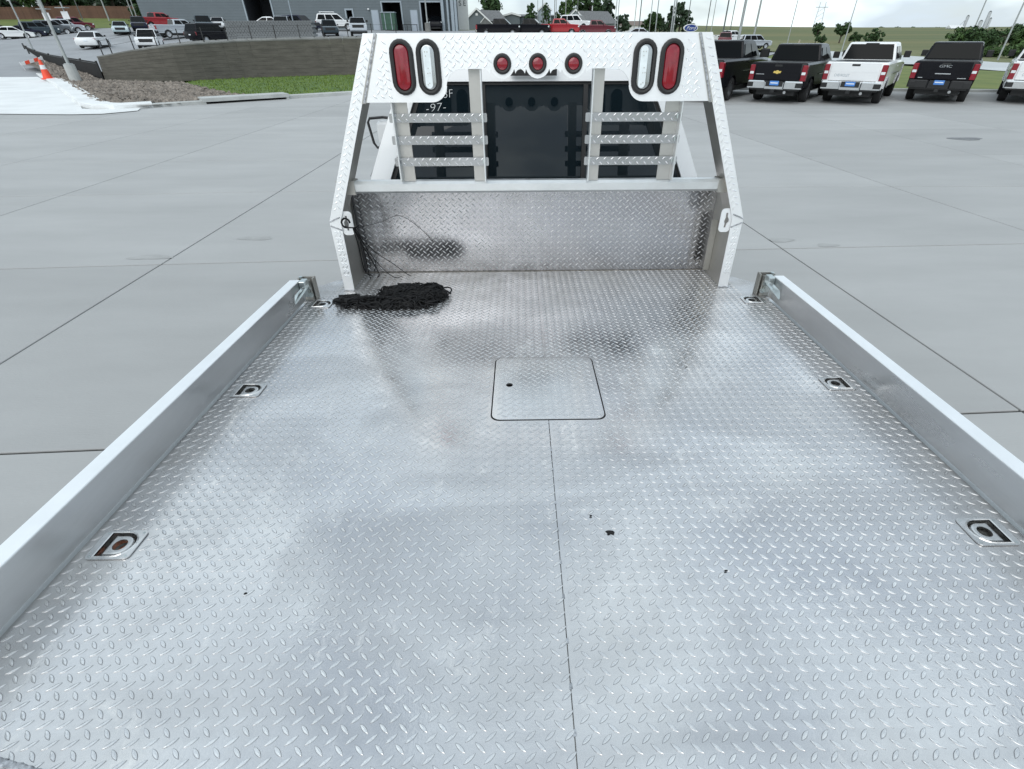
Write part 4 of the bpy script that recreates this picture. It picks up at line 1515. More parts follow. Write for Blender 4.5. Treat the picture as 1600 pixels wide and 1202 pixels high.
# cargo net: a heap of tangled black cord
r3 = random.Random(21)
blobs = [((-.800, 2.212, .000), (.175, .042, .040)), ((-.650, 2.205, .0), (.135, .045, .045)), ((-.660, 2.335, .0), (.135, .085, .052)), ((-.535, 2.315, .0), (.075, .090, .060)), ((-.930, 2.262, 0), (.085, .022, .018))]


def in_heap(p, g=1.0):
    for (c, r_) in blobs:
        if sum(((p[i] - c[i]) / (r_[i] * g)) ** 2 for i in range(3)) < 1:
            return True
    return False


mb = MB()
for k in range(125):
    c, r_ = blobs[r3.choices(range(5), (3.2, 4, 6, 4.5, 1.0))[0]]
    ph = r3.uniform(0, 6.28)
    p = Vector((c[0] + r_[0] * .8 * cos(ph) * r3.random() ** .5, c[1] + r_[1] * .8 * sin(ph) * r3.random() ** .5, 0))
    hmax = 0
    pts = []
    d = r3.uniform(0, 6.28)
    curl = r3.uniform(-.9, .9)
    for s_ in range(r3.randint(10, 22)):
        hmx = max([rr[2] * sqrt(max(0, 1 - ((p.x - cc[0]) / rr[0]) ** 2 - ((p.y - cc[1]) / rr[1]) ** 2)) for cc, rr in blobs])
        if s_ == 0:
            lv = r3.uniform(.35, 1.0)
        pts.append(deckpt(p.x, p.y, .004 + hmx * lv * 1.05 + r3.uniform(-.006, .009)))
        d += curl * r3.uniform(.2, 1.1) + r3.uniform(-.3, .3)
        stp = .017
        q = Vector((p.x + stp * cos(d) * 1.3, p.y + stp * sin(d), 0))
        if not in_heap((q.x, q.y, 0), 1.04):
            d += 2.2
            q = Vector((p.x + stp * cos(d), p.y + stp * sin(d), 0))
            if not in_heap((q.x, q.y, 0), 1.12):
                q = p + (Vector((c[0], c[1], 0)) - p) * .2
        p = q
    mb.tube(pts, r3.choice((.0032, .0038, .005)), 5)
for k in range(70):
    a0 = r3.uniform(0, 6.28)
    c, r_ = blobs[r3.choices(range(5), (5, 4, 6, 4, 2))[0]]
    x, y = c[0] + r_[0] * .95 * cos(a0), c[1] + r_[1] * .95 * sin(a0)
    q = r3.uniform(.010, .028)
    a1 = r3.uniform(0, 6.28)
    tl = r3.uniform(.2, 1.0)
    mb.tube([deckpt(x + q * cos(a1 + a * .6) * 1.3, y + q * sin(a1 + a * .6) * .8, .006 + r_[2] * .55 * r3.random() * 0 + (.012 + .03 * tl) * abs(sin(a * .32))) for a in range(10)], r3.choice((.0024, .003, .004)), 5)
# loose loops standing off the rim and the flat strap end pointing at the post
for (x, y, r_) in ((-.505, 2.37, .02), (-.47, 2.31, .016), (-.74, 2.385, .02), (-.70, 2.41, .015), (-.60, 2.42, .02), (-.86, 2.255, .018), (-.78, 2.28, .02), (-.49, 2.245, .018)):
    mb.tube([deckpt(x + r_ * cos(a * .7), y + r_ * sin(a * .7), .012 + .02 * abs(sin(a * .35))) for a in range(10)], .0032, 5)
mb.tube([deckpt(-1.018, 2.272, .010), deckpt(-.96, 2.258, .010), deckpt(-.90, 2.235, .016), deckpt(-.80, 2.20, .022)], [.004, .009, .012, .013], 6)
mb.tube([deckpt(-1.0, 2.318, .012), deckpt(-.95, 2.302, .018), deckpt(-.90, 2.28, .030)], [.007, .009, .011], 6)
# the folded mass under the strands
for k in range(46):
    y_ = r3.uniform(-.05, .06)
    pts = []
    x0_, x1_ = r3.uniform(-.97, -.80), r3.uniform(-.68, -.48)
    w1, w2 = r3.uniform(20, 60), r3.uniform(0, 6)
    for q in range(22):
        t = q / 21
        x = x0_ + (x1_ - x0_) * t
        yy = 2.235 + y_ * (.35 + t) + .05 * t + .012 * sin(w1 * t + w2)
        hm = max([rr[2] * sqrt(max(0, 1 - ((x - cc[0]) / rr[0]) ** 2 - ((yy - cc[1]) / rr[1]) ** 2)) for cc, rr in blobs])
        pts.append(deckpt(x, yy, .006 + hm * r3.uniform(.9, 1.12)))
    mb.tube(pts, r3.choice((.003, .004, .0055)), 5)
for c, r_ in (blobs[1], blobs[2], blobs[3]):
    ico = MB()
    nu, nv = 18, 7
    for j in range(nv + 1):
        for i in range(nu):
            a, e = 2 * pi * i / nu, (pi / 2) * j / nv
            q = .56 + .30 * mnoise.noise(Vector((c[0] * 9 + cos(a) * 2.2, sin(a) * 2.2, e * 2 + c[1] * 7)))
            ico.v.append(deckpt(c[0] + r_[0] * q * cos(a) * cos(e), c[1] + r_[1] * q * sin(a) * cos(e), .003 + r_[2] * q * sin(e)))
    for j in range(nv):
        for i in range(nu):
            ico.f.append((j * nu + i, j * nu + (i + 1) % nu, (j + 1) * nu + (i + 1) % nu, (j + 1) * nu + i))
    mb.add(ico.v, ico.f)
for (c, r_) in [((-.99, 2.27, 0), (.03, .012, .01))]:
    pass
tag(mb.build('cargo_net', M['net'], smooth=True), 'heap of tangled black cargo net lying on the tread plate deck', 'cargo net')

# bungee cords hanging from the left tie plate
mb = MB()
for k, pts in enumerate(([(-.930, 2.405, .335), (-.915, 2.40, .330), (-.885, 2.415, .325), (-.875, 2.44, .33)],
                         [(-.895, 2.41, .322), (-.893, 2.43, .24), (-.900, 2.46, .15), (-.905, 2.50, .07), (-.885, 2.53, .04)],
                         [(-.893, 2.41, .322), (-.875, 2.44, .23), (-.855, 2.49, .13), (-.845, 2.53, .05), (-.865, 2.56, .02)],
                         [(-.890, 2.412, .322), (-.865, 2.45, .22), (-.850, 2.52, .12), (-.87, 2.54, .06)],
                         [(-.888, 2.415, .322), (-.84, 2.47, .20), (-.77, 2.55, .10), (-.71, 2.60, .02), (-.69, 2.60, .010)],
                         [(-.885, 2.415, .322), (-.85, 2.46, .18), (-.81, 2.54, .06), (-.77, 2.57, .012), (-.74, 2.60, .010)],
                         [(-.889, 2.42, .32), (-.80, 2.55, .315), (-.72, 2.66, .32), (-.62, 2.685, .24), (-.56, 2.684, .165)],  # faint strand imitates a line reflected in the lower panel, no hanging cord
                         [(-.89, 2.42, .318), (-.88, 2.46, .20), (-.895, 2.52, .06), (-.90, 2.55, .012)])):
    sm = []
    P_ = [Vector(q) for q in pts]
    for i in range(len(P_) - 1):
        a, b_, c, d = P_[max(0, i - 1)], P_[i], P_[i + 1], P_[min(len(P_) - 1, i + 2)]
        for j in range(5):
            t = j / 5
            sm.append(0.5 * ((2 * b_) + (c - a) * t + (2 * a - 5 * b_ + 4 * c - d) * t * t + (3 * b_ - a - 3 * c + d) * t ** 3))
    sm.append(P_[-1])
    mb.tube([deckpt(*q) for q in sm], (.0034, .003, .003, .0022, .0018, .0018, .0011, .0022)[k], 6)
mb.tube([deckpt(-.92 + .02 * cos(a * .6), 2.395, .352 + .022 * sin(a * .6)) for a in range(9)], .005, 6)
tag(mb.build('bungee_cord', M['net'], smooth=True), 'black bungee cords hooked on the left tie plate and hanging in the rack corner', 'cord')

# scraps of dark leaf litter on the deck
for k, (px, py, s_, lab) in enumerate(((0.133, 0.812, .009, 'largest dark scrap of leaf on the deck right of the centre seam'),
                                      (0.092, 0.866, .0038, 'small dark crumb on the deck just beyond the largest scrap'),
                                      (0.381, 0.697, .0036, 'dark crumb on the right half of the deck level with the largest scrap'),
                                      (-0.693, 0.659, .0036, 'thin dark sliver on the left half of the deck'),
                                      (0.55, 1.60, .004, 'tiny dark crumb on the deck between the hatch and the right tie-downs'))):
    vs, fs = [], []
    for i in range(9):
        a = 2 * pi * i / 9
        q = r3.uniform(.55, 1.15) * s_
        vs.append(deckpt(px + q * cos(a) * 1.3, py + q * sin(a) * .8, .0022 + r3.uniform(0, .0015)))
    vs.append(deckpt(px, py, .006))
    fs = [(i, (i + 1) % 9, 9) for i in range(9)] + [tuple(range(8, -1, -1))]
    tag(MB().add(vs, fs).build('leaf_scrap', M['net']), lab, 'leaf litter', 'scraps of leaf litter on the deck')


# ================================================================= vehicles
def wheel_mesh(R, w):
    mb = MB()
    n = 20
    pr = [(R * .66, 0), (R * .95, 0), (R, w * .15), (R, w * .85), (R * .95, w), (R * .66, w)]
    for r_, q in pr:
        mb.v += [(q - w / 2, r_ * cos(2 * pi * i / n), r_ * sin(2 * pi * i / n)) for i in range(n)]
    for k in range(len(pr) - 1):
        mb.f += [(k * n + i, k * n + (i + 1) % n, (k + 1) * n + (i + 1) % n, (k + 1) * n + i) for i in range(n)]
    return mb


def rim_mesh(R, w):
    mb = MB()
    n = 20
    for sgn in (-1, 1):
        o = len(mb.v)
        mb.v += [(sgn * w * .42, R * .67 * cos(2 * pi * i / n), R * .67 * sin(2 * pi * i / n)) for i in range(n)]
        mb.v += [(sgn * w * .30, R * (.52 if i % 4 < 2 else .2) * cos(2 * pi * i / n), R * (.52 if i % 4 < 2 else .2) * sin(2 * pi * i / n)) for i in range(n)]
        mb.v.append((sgn * w * .36, 0, 0))
        for i in range(n):
            mb.f.append((o + i, o + (i + 1) % n, o + n + (i + 1) % n, o + n + i))
            mb.f.append((o + n + i, o + n + (i + 1) % n, o + 2 * n))
    return mb


_wheel_cache = {}


def vehicle(name, kind, color, loc, heading, label, cat, group=None, L=None, W=None, H=None, detail=1, cap=None, extras=()):
    """heading: degrees clockwise from straight ahead (+Y) that the nose points"""
    dims = {'pickup': (5.85, 2.02, 1.92), 'suv': (4.75, 1.9, 1.72), 'sedan': (4.75, 1.84, 1.45), 'bigsuv': (5.2, 2.02, 1.92)}[kind]
    L, W, H = L or dims[0], W or dims[1], H or dims[2]
    root = empty(name, loc, (0, 0, -radians(heading)))
    tag(root, label, cat, group)
    pm = P[color]
    hw = W / 2
    if kind == 'pickup':
        R, wy0, wy1 = .395, -L * .275, L * .325
        zb, zs, zh = .50, H * .70, H * .655
        cab = [(-L * .125, zs - .02), (L * .275, zs - .06), (L * .145, H * .985), (L * .10, H), (-L * .075, H), (-L * .10, H * .985)]
    elif kind in ('suv', 'bigsuv'):
        R, wy0, wy1 = (.37, -L * .29, L * .30) if kind == 'suv' else (.395, -L * .28, L * .31)
        zb, zs, zh = .38, H * .615, H * .60
        if kind == 'bigsuv':
            zb = .48
        cab = [(-L * .475, zs - .02), (L * .265, zs - .04), (L * .10, H * .98), (L * .05, H), (-L * .36, H), (-L * .42, H * .97)]
    else:
        R, wy0, wy1 = .335, -L * .29, L * .30
        zb, zs, zh = .26, H * .64, H * .60
        cab = [(-L * .40, zs - .02), (L * .235, zs - .02), (L * .055, H * .985), (0.0, H), (-L * .12, H), (-L * .19, H * .975)]
    # side profile, nose at +y, with wheel arches
    y0, y1 = -L / 2, L / 2
    Ra = R * 1.17

    def arch(yc):
        zc = R
        a0 = math.asin(min(.99, (zb - zc) / Ra)) if zb > zc else -math.asin(min(.99, (zc - zb) / Ra))
        return [(yc - Ra * cos(a0 + (pi - 2 * a0) * i / 8), zc + Ra * sin(a0 + (pi - 2 * a0) * i / 8)) for i in range(9)]
    if kind == 'pickup':
        top = [(y1 - .02, zh - .38), (y1 - .06, zh - .12), (y1 - .25, zh), (L * .27, zs - .02), (-L * .125, zs), (y0 + .03, zs), (y0, zs - .05)]
    elif kind == 'sedan':
        top = [(y1, zh - .30), (y1 - .06, zh - .18), (y1 - .45, zh - .06), (L * .235, zs), (-L * .40, zs + .01), (y0 + .05, zs - .03), (y0, zs - .12)]
    else:
        top = [(y1, zh - .32), (y1 - .06, zh - .10), (y1 - .35, zh), (L * .265, zs), (-L * .47, zs + .01), (y0 + .02, zs - .02), (y0, zs - .2)]
    prof = [(y0, zb + .12), (y0 + .06, zb)] + arch(wy0) + arch(wy1) + [(y1 - .08, zb), (y1, zb + .12)] + top
    n = len(prof)
    mb = MB()
    zm = (zb + zs) / 2
    for x, drop, inset in ((-hw + .02, .10, .06), (-hw, .06, .02), (-hw + .07, 0, 0), (hw - .07, 0, 0), (hw, .06, .02), (hw - .02, .10, .06)):
        pass
    lay = [(-hw + .035, .13), (-hw, .07), (-hw + .06, 0.0), (hw - .06, 0.0), (hw, .07), (hw - .035, .13)]
    for x, dp in lay:
        for (y, z) in prof:
            k = 1 if z > zs - .16 and kind != 'x' else 0
            yy = y
            if abs(x) > hw - .05:
                if y > y1 - .5:
                    yy = y - .10
                elif y < y0 + .3:
                    yy = y + .035
            mb.v.append((x, yy, z - dp * k if z > zm else z))
    # outermost layers fold inward only above; skip the first/last for the lower sides
    for a in range(5):
        mb.f += [(a * n + i, a * n + (i + 1) % n, (a + 1) * n + (i + 1) % n, (a + 1) * n + i) for i in range(n)]
    mb.f += [tuple(range(n - 1, -1, -1)), tuple(range(5 * n, 6 * n))]
    body = mb.build('body', pm, root, recalc=True, smooth=True)
    # greenhouse
    tum = .155 if kind != 'sedan' else .20
    zc0, zc1 = zs, H
    mb = MB()

    def cx(z):
        return hw - .055 - tum * max(0, (z - zc0)) / (zc1 - zc0) - (.05 if z > H - .005 else 0)
    m_ = len(cab)
    mb.v = [(-cx(z), y, z) for y, z in cab] + [(cx(z), y, z) for y, z in cab]
    mb.f = [tuple(range(m_)), tuple(range(2 * m_ - 1, m_ - 1, -1))] + [(i, (i + 1) % m_, m_ + (i + 1) % m_, m_ + i) for i in range(m_)]
    cabo = mb.build('cab_shell' if kind == 'pickup' else 'roof_shell', pm, root, recalc=True)
    bmm = bmesh.new()
    bmm.from_mesh(cabo.data)
    bmesh.ops.bevel(bmm, geom=list(bmm.edges), offset=.045, segments=2, affect='EDGES', profile=.6)
    bmm.to_mesh(cabo.data)
    bmm.free()
    cabo.data.polygons.foreach_set('use_smooth', [True] * len(cabo.data.polygons))
    # glass panes set proud of the shell
    e = .012
    def pane(name_, q, inset=.0):
        c = sum((Vector(p) for p in q), Vector()) / len(q)
        vs = [Vector(p) for p in q]
        nn_ = (vs[1] - vs[0]).cross(vs[2] - vs[0]).normalized()
        if nn_.dot(c - Vector((0, (cab[0][0] + cab[1][0]) / 2, (zs + H) / 2))) < 0:
            nn_ = -nn_
        vs2 = [v + nn_ * e for v in vs]
        b_ = MB().add(vs + vs2, [tuple(range(len(vs)))[::-1], tuple(range(len(vs), 2 * len(vs)))] + [(i, (i + 1) % len(vs), len(vs) + (i + 1) % len(vs), len(vs) + i) for i in range(len(vs))])
        return b_.build(name_, M['carglass'], root, recalc=True)
    (fy0, fz0), (fy1, fz1) = cab[1], cab[2]
    def lerp(a, b_, t):
        return a + (b_ - a) * t
    ws = []
    for t, k in ((.06, -1), (.06, 1), (.95, 1), (.95, -1)):
        y, z = lerp(fy0, fy1, t), lerp(fz0, fz1, t)
        ws.append((k * (cx(z) - .07), y, z))
    pane('windscreen', ws)
    (ry0, rz0), (ry1, rz1) = cab[0], cab[-1]
    ws = []
    for t, k in ((.08 if kind != 'suv' else .18, -1), (.08, 1), (.93, 1), (.93, -1)):
        y, z = lerp(ry0, ry1, t), lerp(rz0, rz1, t)
        ws.append((k * (cx(z) - .09), y, z))
    pane('rear_window', ws)
    nwin = 2 if kind in ('pickup', 'sedan') else 3
    zl, zt = zs + .05, H - .13
    def yb(z, rear):
        a, b_ = (cab[0], cab[-1]) if rear else (cab[1], cab[2])
        return lerp(a[0], b_[0], (z - a[1]) / (b_[1] - a[1]))
    for sg in (-1, 1):
        yl0, yl1 = yb(zl, True) + .14, yb(zl, False) - .12
        yt0, yt1 = yb(zt, True) + .12, yb(zt, False) - .10
        for w_ in range(nwin):
            a0, a1 = w_ / nwin, (w_ + 1) / nwin
            q = [(sg * cx(zl), lerp(yl0, yl1, a0) + .045, zl), (sg * cx(zl), lerp(yl0, yl1, a1) - .045, zl),
                 (sg * cx(zt), lerp(yt0, yt1, a1) - .045, zt), (sg * cx(zt), lerp(yt0, yt1, a0) + .045, zt)]
            pane('side_window', q)
    # wheels
    wkey = (round(R, 3))
    if wkey not in _wheel_cache:
        t_ = wheel_mesh(R, .26).build('wheel', M['tyre'], None, smooth=True, recalc=True)
        r_ = rim_mesh(R, .26).build('rim', M['rim'], None)
        _wheel_cache[wkey] = (t_.data, r_.data)
        bpy.data.objects.remove(t_)
        bpy.data.objects.remove(r_)
    for sg in (-1, 1):
        for yy in (wy0, wy1):
            w_ = bpy.data.objects.new('wheel', _wheel_cache[wkey][0])
            COL.objects.link(w_)
            w_.parent = root
            w_.location = (sg * (hw - .15), yy, R)
            r_ = bpy.data.objects.new('rim', _wheel_cache[wkey][1])
            COL.objects.link(r_)
            r_.parent = w_
    # dark underbody
    MB().box(-hw + .30, hw - .30, y0 + .30, y1 - .30, zb - (.24 if kind == 'pickup' else .14), zb + .06).build('underbody', M['black'], root)
    # lamps, bumpers, plate, mirrors
    for sg in (-1, 1):
        xa, xb = sorted((sg * (hw - .005), sg * (hw - .20)))
        if kind == 'pickup':
            tl = MB()
            tl.cbox(*sorted((sg * (hw + .008), sg * (hw - .165))), y0 - .028, y0 + .17, zs - .55, zs - .07, .02)
            tlo = tl.build('tail_lamp', M['red'], root)
            MB().cbox(*sorted((sg * (hw - .02), sg * (hw - .15))), y0 - .034, y0 - .0285, zs - .36, zs - .28, .003).build('reverse_lens', M['clear'], tlo)
        else:
            zt_ = zs - .05
            MB().cbox(xa, xb, y0 + .01, y0 + .12, zt_ - (.16 if kind == 'sedan' else .32), zt_ - .02, .015).build('tail_lamp', M['red'], root)
        MB().cbox(xa, xb, y1 - .22, y1 - .05, zh - .27, zh - .12, .02).build('headlamp', M['clear'], root)
        mz = zs + .08
        mx_ = (hw, hw + (.22 if kind == 'pickup' else .16))
        MB().cbox(*sorted((sg * mx_[0], sg * mx_[1])), cab[1][0] - .50, cab[1][0] - .38, mz - .02, mz + (.20 if kind == 'pickup' else .13), .02).build('mirror', M['black'], root)
    MB().cbox(-hw + .35, hw - .35, y1 - .10, y1 + .005, zh - .42, zh - .14, .02).build('grille', M['black'], root)
    MB().cbox(-.16, .16, y0 - (.03 if kind != 'pickup' else .125), y0 - (.02 if kind != 'pickup' else .10), zb + (.10 if kind == 'pickup' else .32), zb + (.24 if kind == 'pickup' else .43), .005).build('licence_plate', M['plate'] if kind == 'pickup' and detail > 1 else M['platew'], root)
    if kind == 'pickup':
        bm_ = M['chrome'] if cap != 'dark' else M['black']
        bp = MB()
        for x0, x1 in ((-hw + .02, -.34), (.34, hw - .02)):
            bp.cbox(x0, x1, y0 - .12, y0 + .10, zb + .0, zb + .24, .03)
        bp.cbox(-.34, .34, y0 - .085, y0 + .10, zb - .02, zb + .20, .02)
        bo = bp.build('bumper', bm_, root)
        for sg in (-1, 1):
            MB().cbox(*sorted((sg * (hw - .02), sg * (hw - .26))), y0 - .128, y0 + .06, zb + .04, zb + .20, .025).build('corner_step', M['black'], bo)
        MB().box(-hw + .1, hw - .1, y0 - .05, y0 + .09, zb - .06, zb - .005).build('valance', M['black'], bo)
        MB().box(-.30, .30, y0 - .10, y0 - .086, zb + .06, zb + .235).build('plate_recess', M['black'], bo)
        tg = MB()
        tg.cbox(-hw + .21, hw - .21, y0 - .025, y0 + .02, zb + .27, zs - .02, .012)
        tgo = tg.build('tailgate', pm, root)
        MB().box(-hw + .26, hw - .26, y0 - .031, y0 - .0255, zs - .30, zs - .29).build('crease', pm, tgo)
        MB().cbox(-.13, .13, y0 - .034, y0 - .0255, zs - .12, zs - .06, .006).build('tailgate_handle', M['black'], tgo)
        MB().box(-hw + .10, hw - .10, y0 + .06, -L * .13, zs - .012, zs + .004).build('bed_cover', M['black'], root)
        MB().box(-hw + .22, hw - .22, y0 - .0, y0 + .04, zb + .242, zb + .262).build('tailgate_gap', M['dark'], root)
        MB().cbox(-.22, .22, cab[-1][0] - .02, cab[-1][0] + .02, H * .955, H * .985, .006).build('brake_lamp', M['black'], root)
        if detail > 1:
            MB().tube([(.42, y0 + .1, zb - .10), (.42, y0 - .06, zb - .12)], .05, 10).build('exhaust_pipe', M['chrome'], root)
            MB().cbox(-.07, .07, y0 - .16, y0 + .1, zb - .13, zb - .03, .01).build('hitch_receiver', M['black'], root)
            MB().tube([(-hw + .35, wy0, R), (hw - .35, wy0, R)], .09, 8).build('rear_axle', M['black'], root)
            for sg in (-1, 1):
                MB().box(*sorted((sg * (hw + .002), sg * (hw + .012))), -L * .11, L * .26, zs - .42, zs - .40).build('body_moulding', M['chrome' if 'chrome' in extras else 'black'], root)
                MB().cbox(*sorted((sg * (hw + .008), sg * (hw + .02))), L * .0, L * .035, zs - .20, zs - .16, .004).build('door_handle', pm, root)
    if 'rack' in extras:
        for yy in (-L * .30, -L * .05):
            MB().box(-hw + .25, hw - .25, yy - .03, yy + .03, H, H + .10).build('roof_bar', M['black'], root)
        MB().cbox(-hw + .25, hw - .25, -L * .36, L * .02, H + .10, H + .20, .02).build('roof_tray', M['trim'], root)
    return root


def veh(px, py, y, *a, snap=True, **k):
    p = at(px, py, y)
    if snap:
        p.z = zup(p.x, p.y)
    return vehicle(a[0], a[1], a[2], p, *a[3:], **k)


# --- the row of pickups on the right, tails to the camera
HEAD = 38.0


def park(x, y, **k):
    pass


def row(cx_, cy_, L):
    """root location for a pickup whose rear tyres touch down around (cx, cy)"""
    f = Vector((sin(radians(HEAD)), cos(radians(HEAD)), 0))
    return Vector((cx_, cy_, 0)) + f * (L * .275 + .33)


gR = 'pickups parked along the right-hand kerb'
chev = vehicle('pickup_truck', 'pickup', 'black', row(10.04, 22.0, 5.85), HEAD, 'black pickup with a gold bowtie emblem on its tailgate and chrome bumper', 'pickup', gR, detail=2, W=1.98, H=1.86, extras=('chrome',))
wht = vehicle('pickup_truck', 'pickup', 'white', row(12.55, 21.40, 5.85), HEAD, 'white pickup parked between the two black pickups on the right', 'pickup', gR, detail=2, W=1.98, H=1.90)
gmc = vehicle('pickup_truck', 'pickup', 'black', row(16.15, 21.8, 5.85), HEAD + 1, 'all black pickup with a dark bumper and silver tailgate badge right of the white pickup', 'pickup', gR, detail=2, W=1.98, H=1.90, cap='dark')
wh2 = vehicle('pickup_truck', 'pickup', 'white', row(19.25, 21.0, 5.85), HEAD + 1, 'white pickup cut off by the right edge of the picture', 'pickup', gR, detail=2, W=1.98, H=1.90)
frd = vehicle('pickup_truck', 'pickup', 'black', row(7.25, 22.7, 6.1), HEAD, 'black pickup with towing mirrors half hidden behind the right rack post', 'pickup', gR, detail=2, W=2.02, H=1.98, L=6.1, extras=('chrome',))
# tailgate badges
y0 = -5.85 / 2
zc = 1.86 * .70 - .29
bow = [(u * .72, v * .72) for u, v in [(-.19, -.02), (-.165, .045), (-.055, .045), (-.055, .075), (.055, .075), (.055, .045), (.19, .045), (.165, -.02), (.19 - .03, -.045), (.055, -.045), (.055, -.075), (-.055, -.075), (-.055, -.045), (-.17, -.045)]]
MB().plate([(u, v + zc) for u, v in bow[::-1]], [], 0, .02, lambda u, v, w: (u, y0 - .026 - w, v)).build('bowtie_emblem', M['gold'], chev)
MB().cbox(-.75, -.45, y0 - .030, y0 - .0255, .93, .945, .003).build('badge_strip', M['chrome'], chev)
text_mesh('tailgate_badge', 'GMC', .11, M['chrome'], gmc, Matrix.Translation((0, y0 - .028, 1.17)) @ Matrix.Rotation(pi / 2, 4, 'X'), depth=.006, sx=1.6)
MB().cbox(-.24, .24, y0 - .032, y0 - .0255, .925, .955, .004).build('badge_strip', M['chrome'], gmc)
for x0, x1 in ((-.72, -.58), (.48, .74)):
    MB().cbox(x0, x1, y0 - .030, y0 - .0255, .80, .82, .003).build('badge_strip', M['chrome'], gmc)
for v_ in (wht, wh2):
    text_mesh('tailgate_lettering', 'CHEVROLET', .12, M['greytrim'], v_, Matrix.Translation((-.37, y0 - .0265, .92)) @ Matrix.Rotation(pi / 2, 4, 'X'), depth=.001, sx=.75)
for v_ in (chev, wht, gmc):
    MB().box(-.13, .13, y0 - .1262, y0 - .1252, .66, .69).build('plate_strip', M['platew'], v_)
for sg in (-1, 1):
    MB().cbox(*sorted((sg * 1.06, sg * 1.42)), 1.0, 1.10, 1.38, 1.68, .03).build('tow_mirror', M['black'], frd)

gL = 'vehicles parked on the upper lot beyond the retaining wall'
veh(4, 61.5, 86, 'parked_car', 'suv', 'tan', 60, 'dull tan car cut off by the left edge of the picture', 'car', gL)
veh(26, 60.5, 86, 'parked_car', 'sedan', 'white', 60, 'white sedan second from the left in the far parking row', 'car', gL)
veh(45, 58.5, 88, 'parked_car', 'sedan', 'navy', 60, 'dark navy sedan just right of the white sedan in the far row', 'car', gL)
veh(68, 57, 89, 'parked_car', 'suv', 'slate', 60, 'dark slate crossover in the middle of the far row', 'car', gL)
veh(90, 56, 90, 'parked_car', 'suv', 'grey', 58, 'grey crossover behind the tall light pole in the far row', 'car', gL)
veh(108, 55, 91, 'parked_car', 'suv', 'silver', 57, 'silver crossover near the right end of the far row', 'car', gL)
veh(124, 52.5, 95, 'parked_car', 'suv', 'maroon', 55, 'dark maroon crossover at the right end of the far row', 'car', gL)
veh(150, 73.5, 64, 'parked_car', 'sedan', 'white', -18, 'white sedan seen from behind just beyond the rail fence', 'car', gL)
veh(236, 69, 62, 'parked_car', 'suv', 'white', 157, 'white crossover facing the camera beyond the rail fence', 'car', gL)
veh(192, 52, 83, 'parked_car', 'sedan', 'paleblue', 150, 'pale blue sedan parked behind the two white cars', 'car', gL)
veh(222, 49.5, 86, 'parked_car', 'suv', 'navy', 150, 'dark crossover right of the pale blue sedan', 'car', gL)
veh(250, 45.5, 90, 'pickup_truck', 'pickup', 'red', 28, 'bright red pickup beside the silver pickup on the upper lot', 'pickup', gL)
veh(280, 50.5, 77, 'pickup_truck', 'pickup', 'silver', 40, 'silver pickup seen from its rear quarter on the upper lot', 'pickup', gL)
veh(332, 62.5, 69, 'parked_suv', 'bigsuv', 'black', 25, 'large black SUV close to the rail fence left of the block stack', 'suv', gL)
veh(322, 50, 82, 'parked_suv', 'bigsuv', 'slate', 150, 'slate SUV behind the large black SUV', 'suv', gL)
veh(345, 49, 86, 'parked_car', 'sedan', 'white', 160, 'white sedan peeping out between the black SUV and the block stack', 'car', gL)
veh(425, 40, 88, 'parked_car', 'sedan', 'white', 80, 'white car of which only the roof shows above the block stack', 'car', gL)
veh(444, 43, 82, 'pickup_truck', 'pickup', 'silver', 170, 'pale pickup facing the camera behind the block stack', 'pickup', gL)
veh(470, 44, 83, 'parked_suv', 'bigsuv', 'navy', 110, 'dark SUV behind the right end of the block stack', 'suv', gL)
veh(526, 47.5, 86, 'parked_suv', 'bigsuv', 'white', 75, 'white SUV with a roof tray side-on in front of the grey building', 'suv', gL, extras=('rack',))
veh(517, 57, 77, 'parked_car', 'suv', 'slate', 160, 'dark crossover in front of the white SUV with the roof tray', 'car', gL)
veh(562, 57.5, 75, 'pickup_truck', 'pickup', 'silver', 165, 'silver fronted pickup left of the rack corner facing the camera', 'pickup', gL)
veh(683, 51, 99, 'pickup_truck', 'pickup', 'black', 175, 'black pickup standing inside the open service bay', 'pickup', gL)
veh(780, 58, 80, 'pickup_truck', 'pickup', 'black', 95, 'black pickup above the rack panel left of its twin', 'pickup', gL)
veh(826, 58, 80, 'pickup_truck', 'pickup', 'black', 100, 'black pickup above the rack panel right of its twin', 'pickup', gL)
veh(872, 58, 81, 'pickup_truck', 'pickup', 'red', 100, 'dark red pickup above the middle of the rack panel', 'pickup', gL)
veh(900, 56, 92, 'parked_suv', 'bigsuv', 'white', 120, 'white SUV glimpsed between the red and the maroon vehicles', 'suv', gL)
veh(928, 57.5, 84, 'pickup_truck', 'pickup', 'maroon', 95, 'maroon pickup in front of the grey gabled house', 'pickup', gL)
veh(1036, 62, 86, 'parked_car', 'sedan', 'white', 85, 'white car of which only the cabin shows above the rack panel', 'car', gL)
veh(1000, 61, 88, 'parked_car', 'sedan', 'silver', 95, 'silver car left of the white cabin above the rack panel', 'car', gL)
veh(1136, 71, 95, 'pickup_truck', 'pickup', 'white', 60, 'white pickup just right of the rack behind the black one', 'pickup', gL)
veh(1131, 72, 89, 'parked_car', 'suv', 'maroon', 20, 'maroon car beside the white pickup right of the rack', 'car', gL)
veh(1176, 77, 96, 'parked_suv', 'bigsuv', 'silver', 82, 'silver SUV side-on above the black pickups on the right', 'suv', gL)


# ================================================================= buildings, fences, signs
def lb(parent_loc):
    """box builder in world axes relative to a thing's origin"""
    o = Vector(parent_loc)
    return o


# --- the long grey service building
BY = 98.0
bl = at(247, 40, BY)
br = at(706, 40, BY)
bz = 3.0
sb = empty('service_building', (bl.x, BY, bz))
tag(sb, 'long grey sided service building with dark open bays beyond the upper lot', 'building')
BW = br.x - bl.x


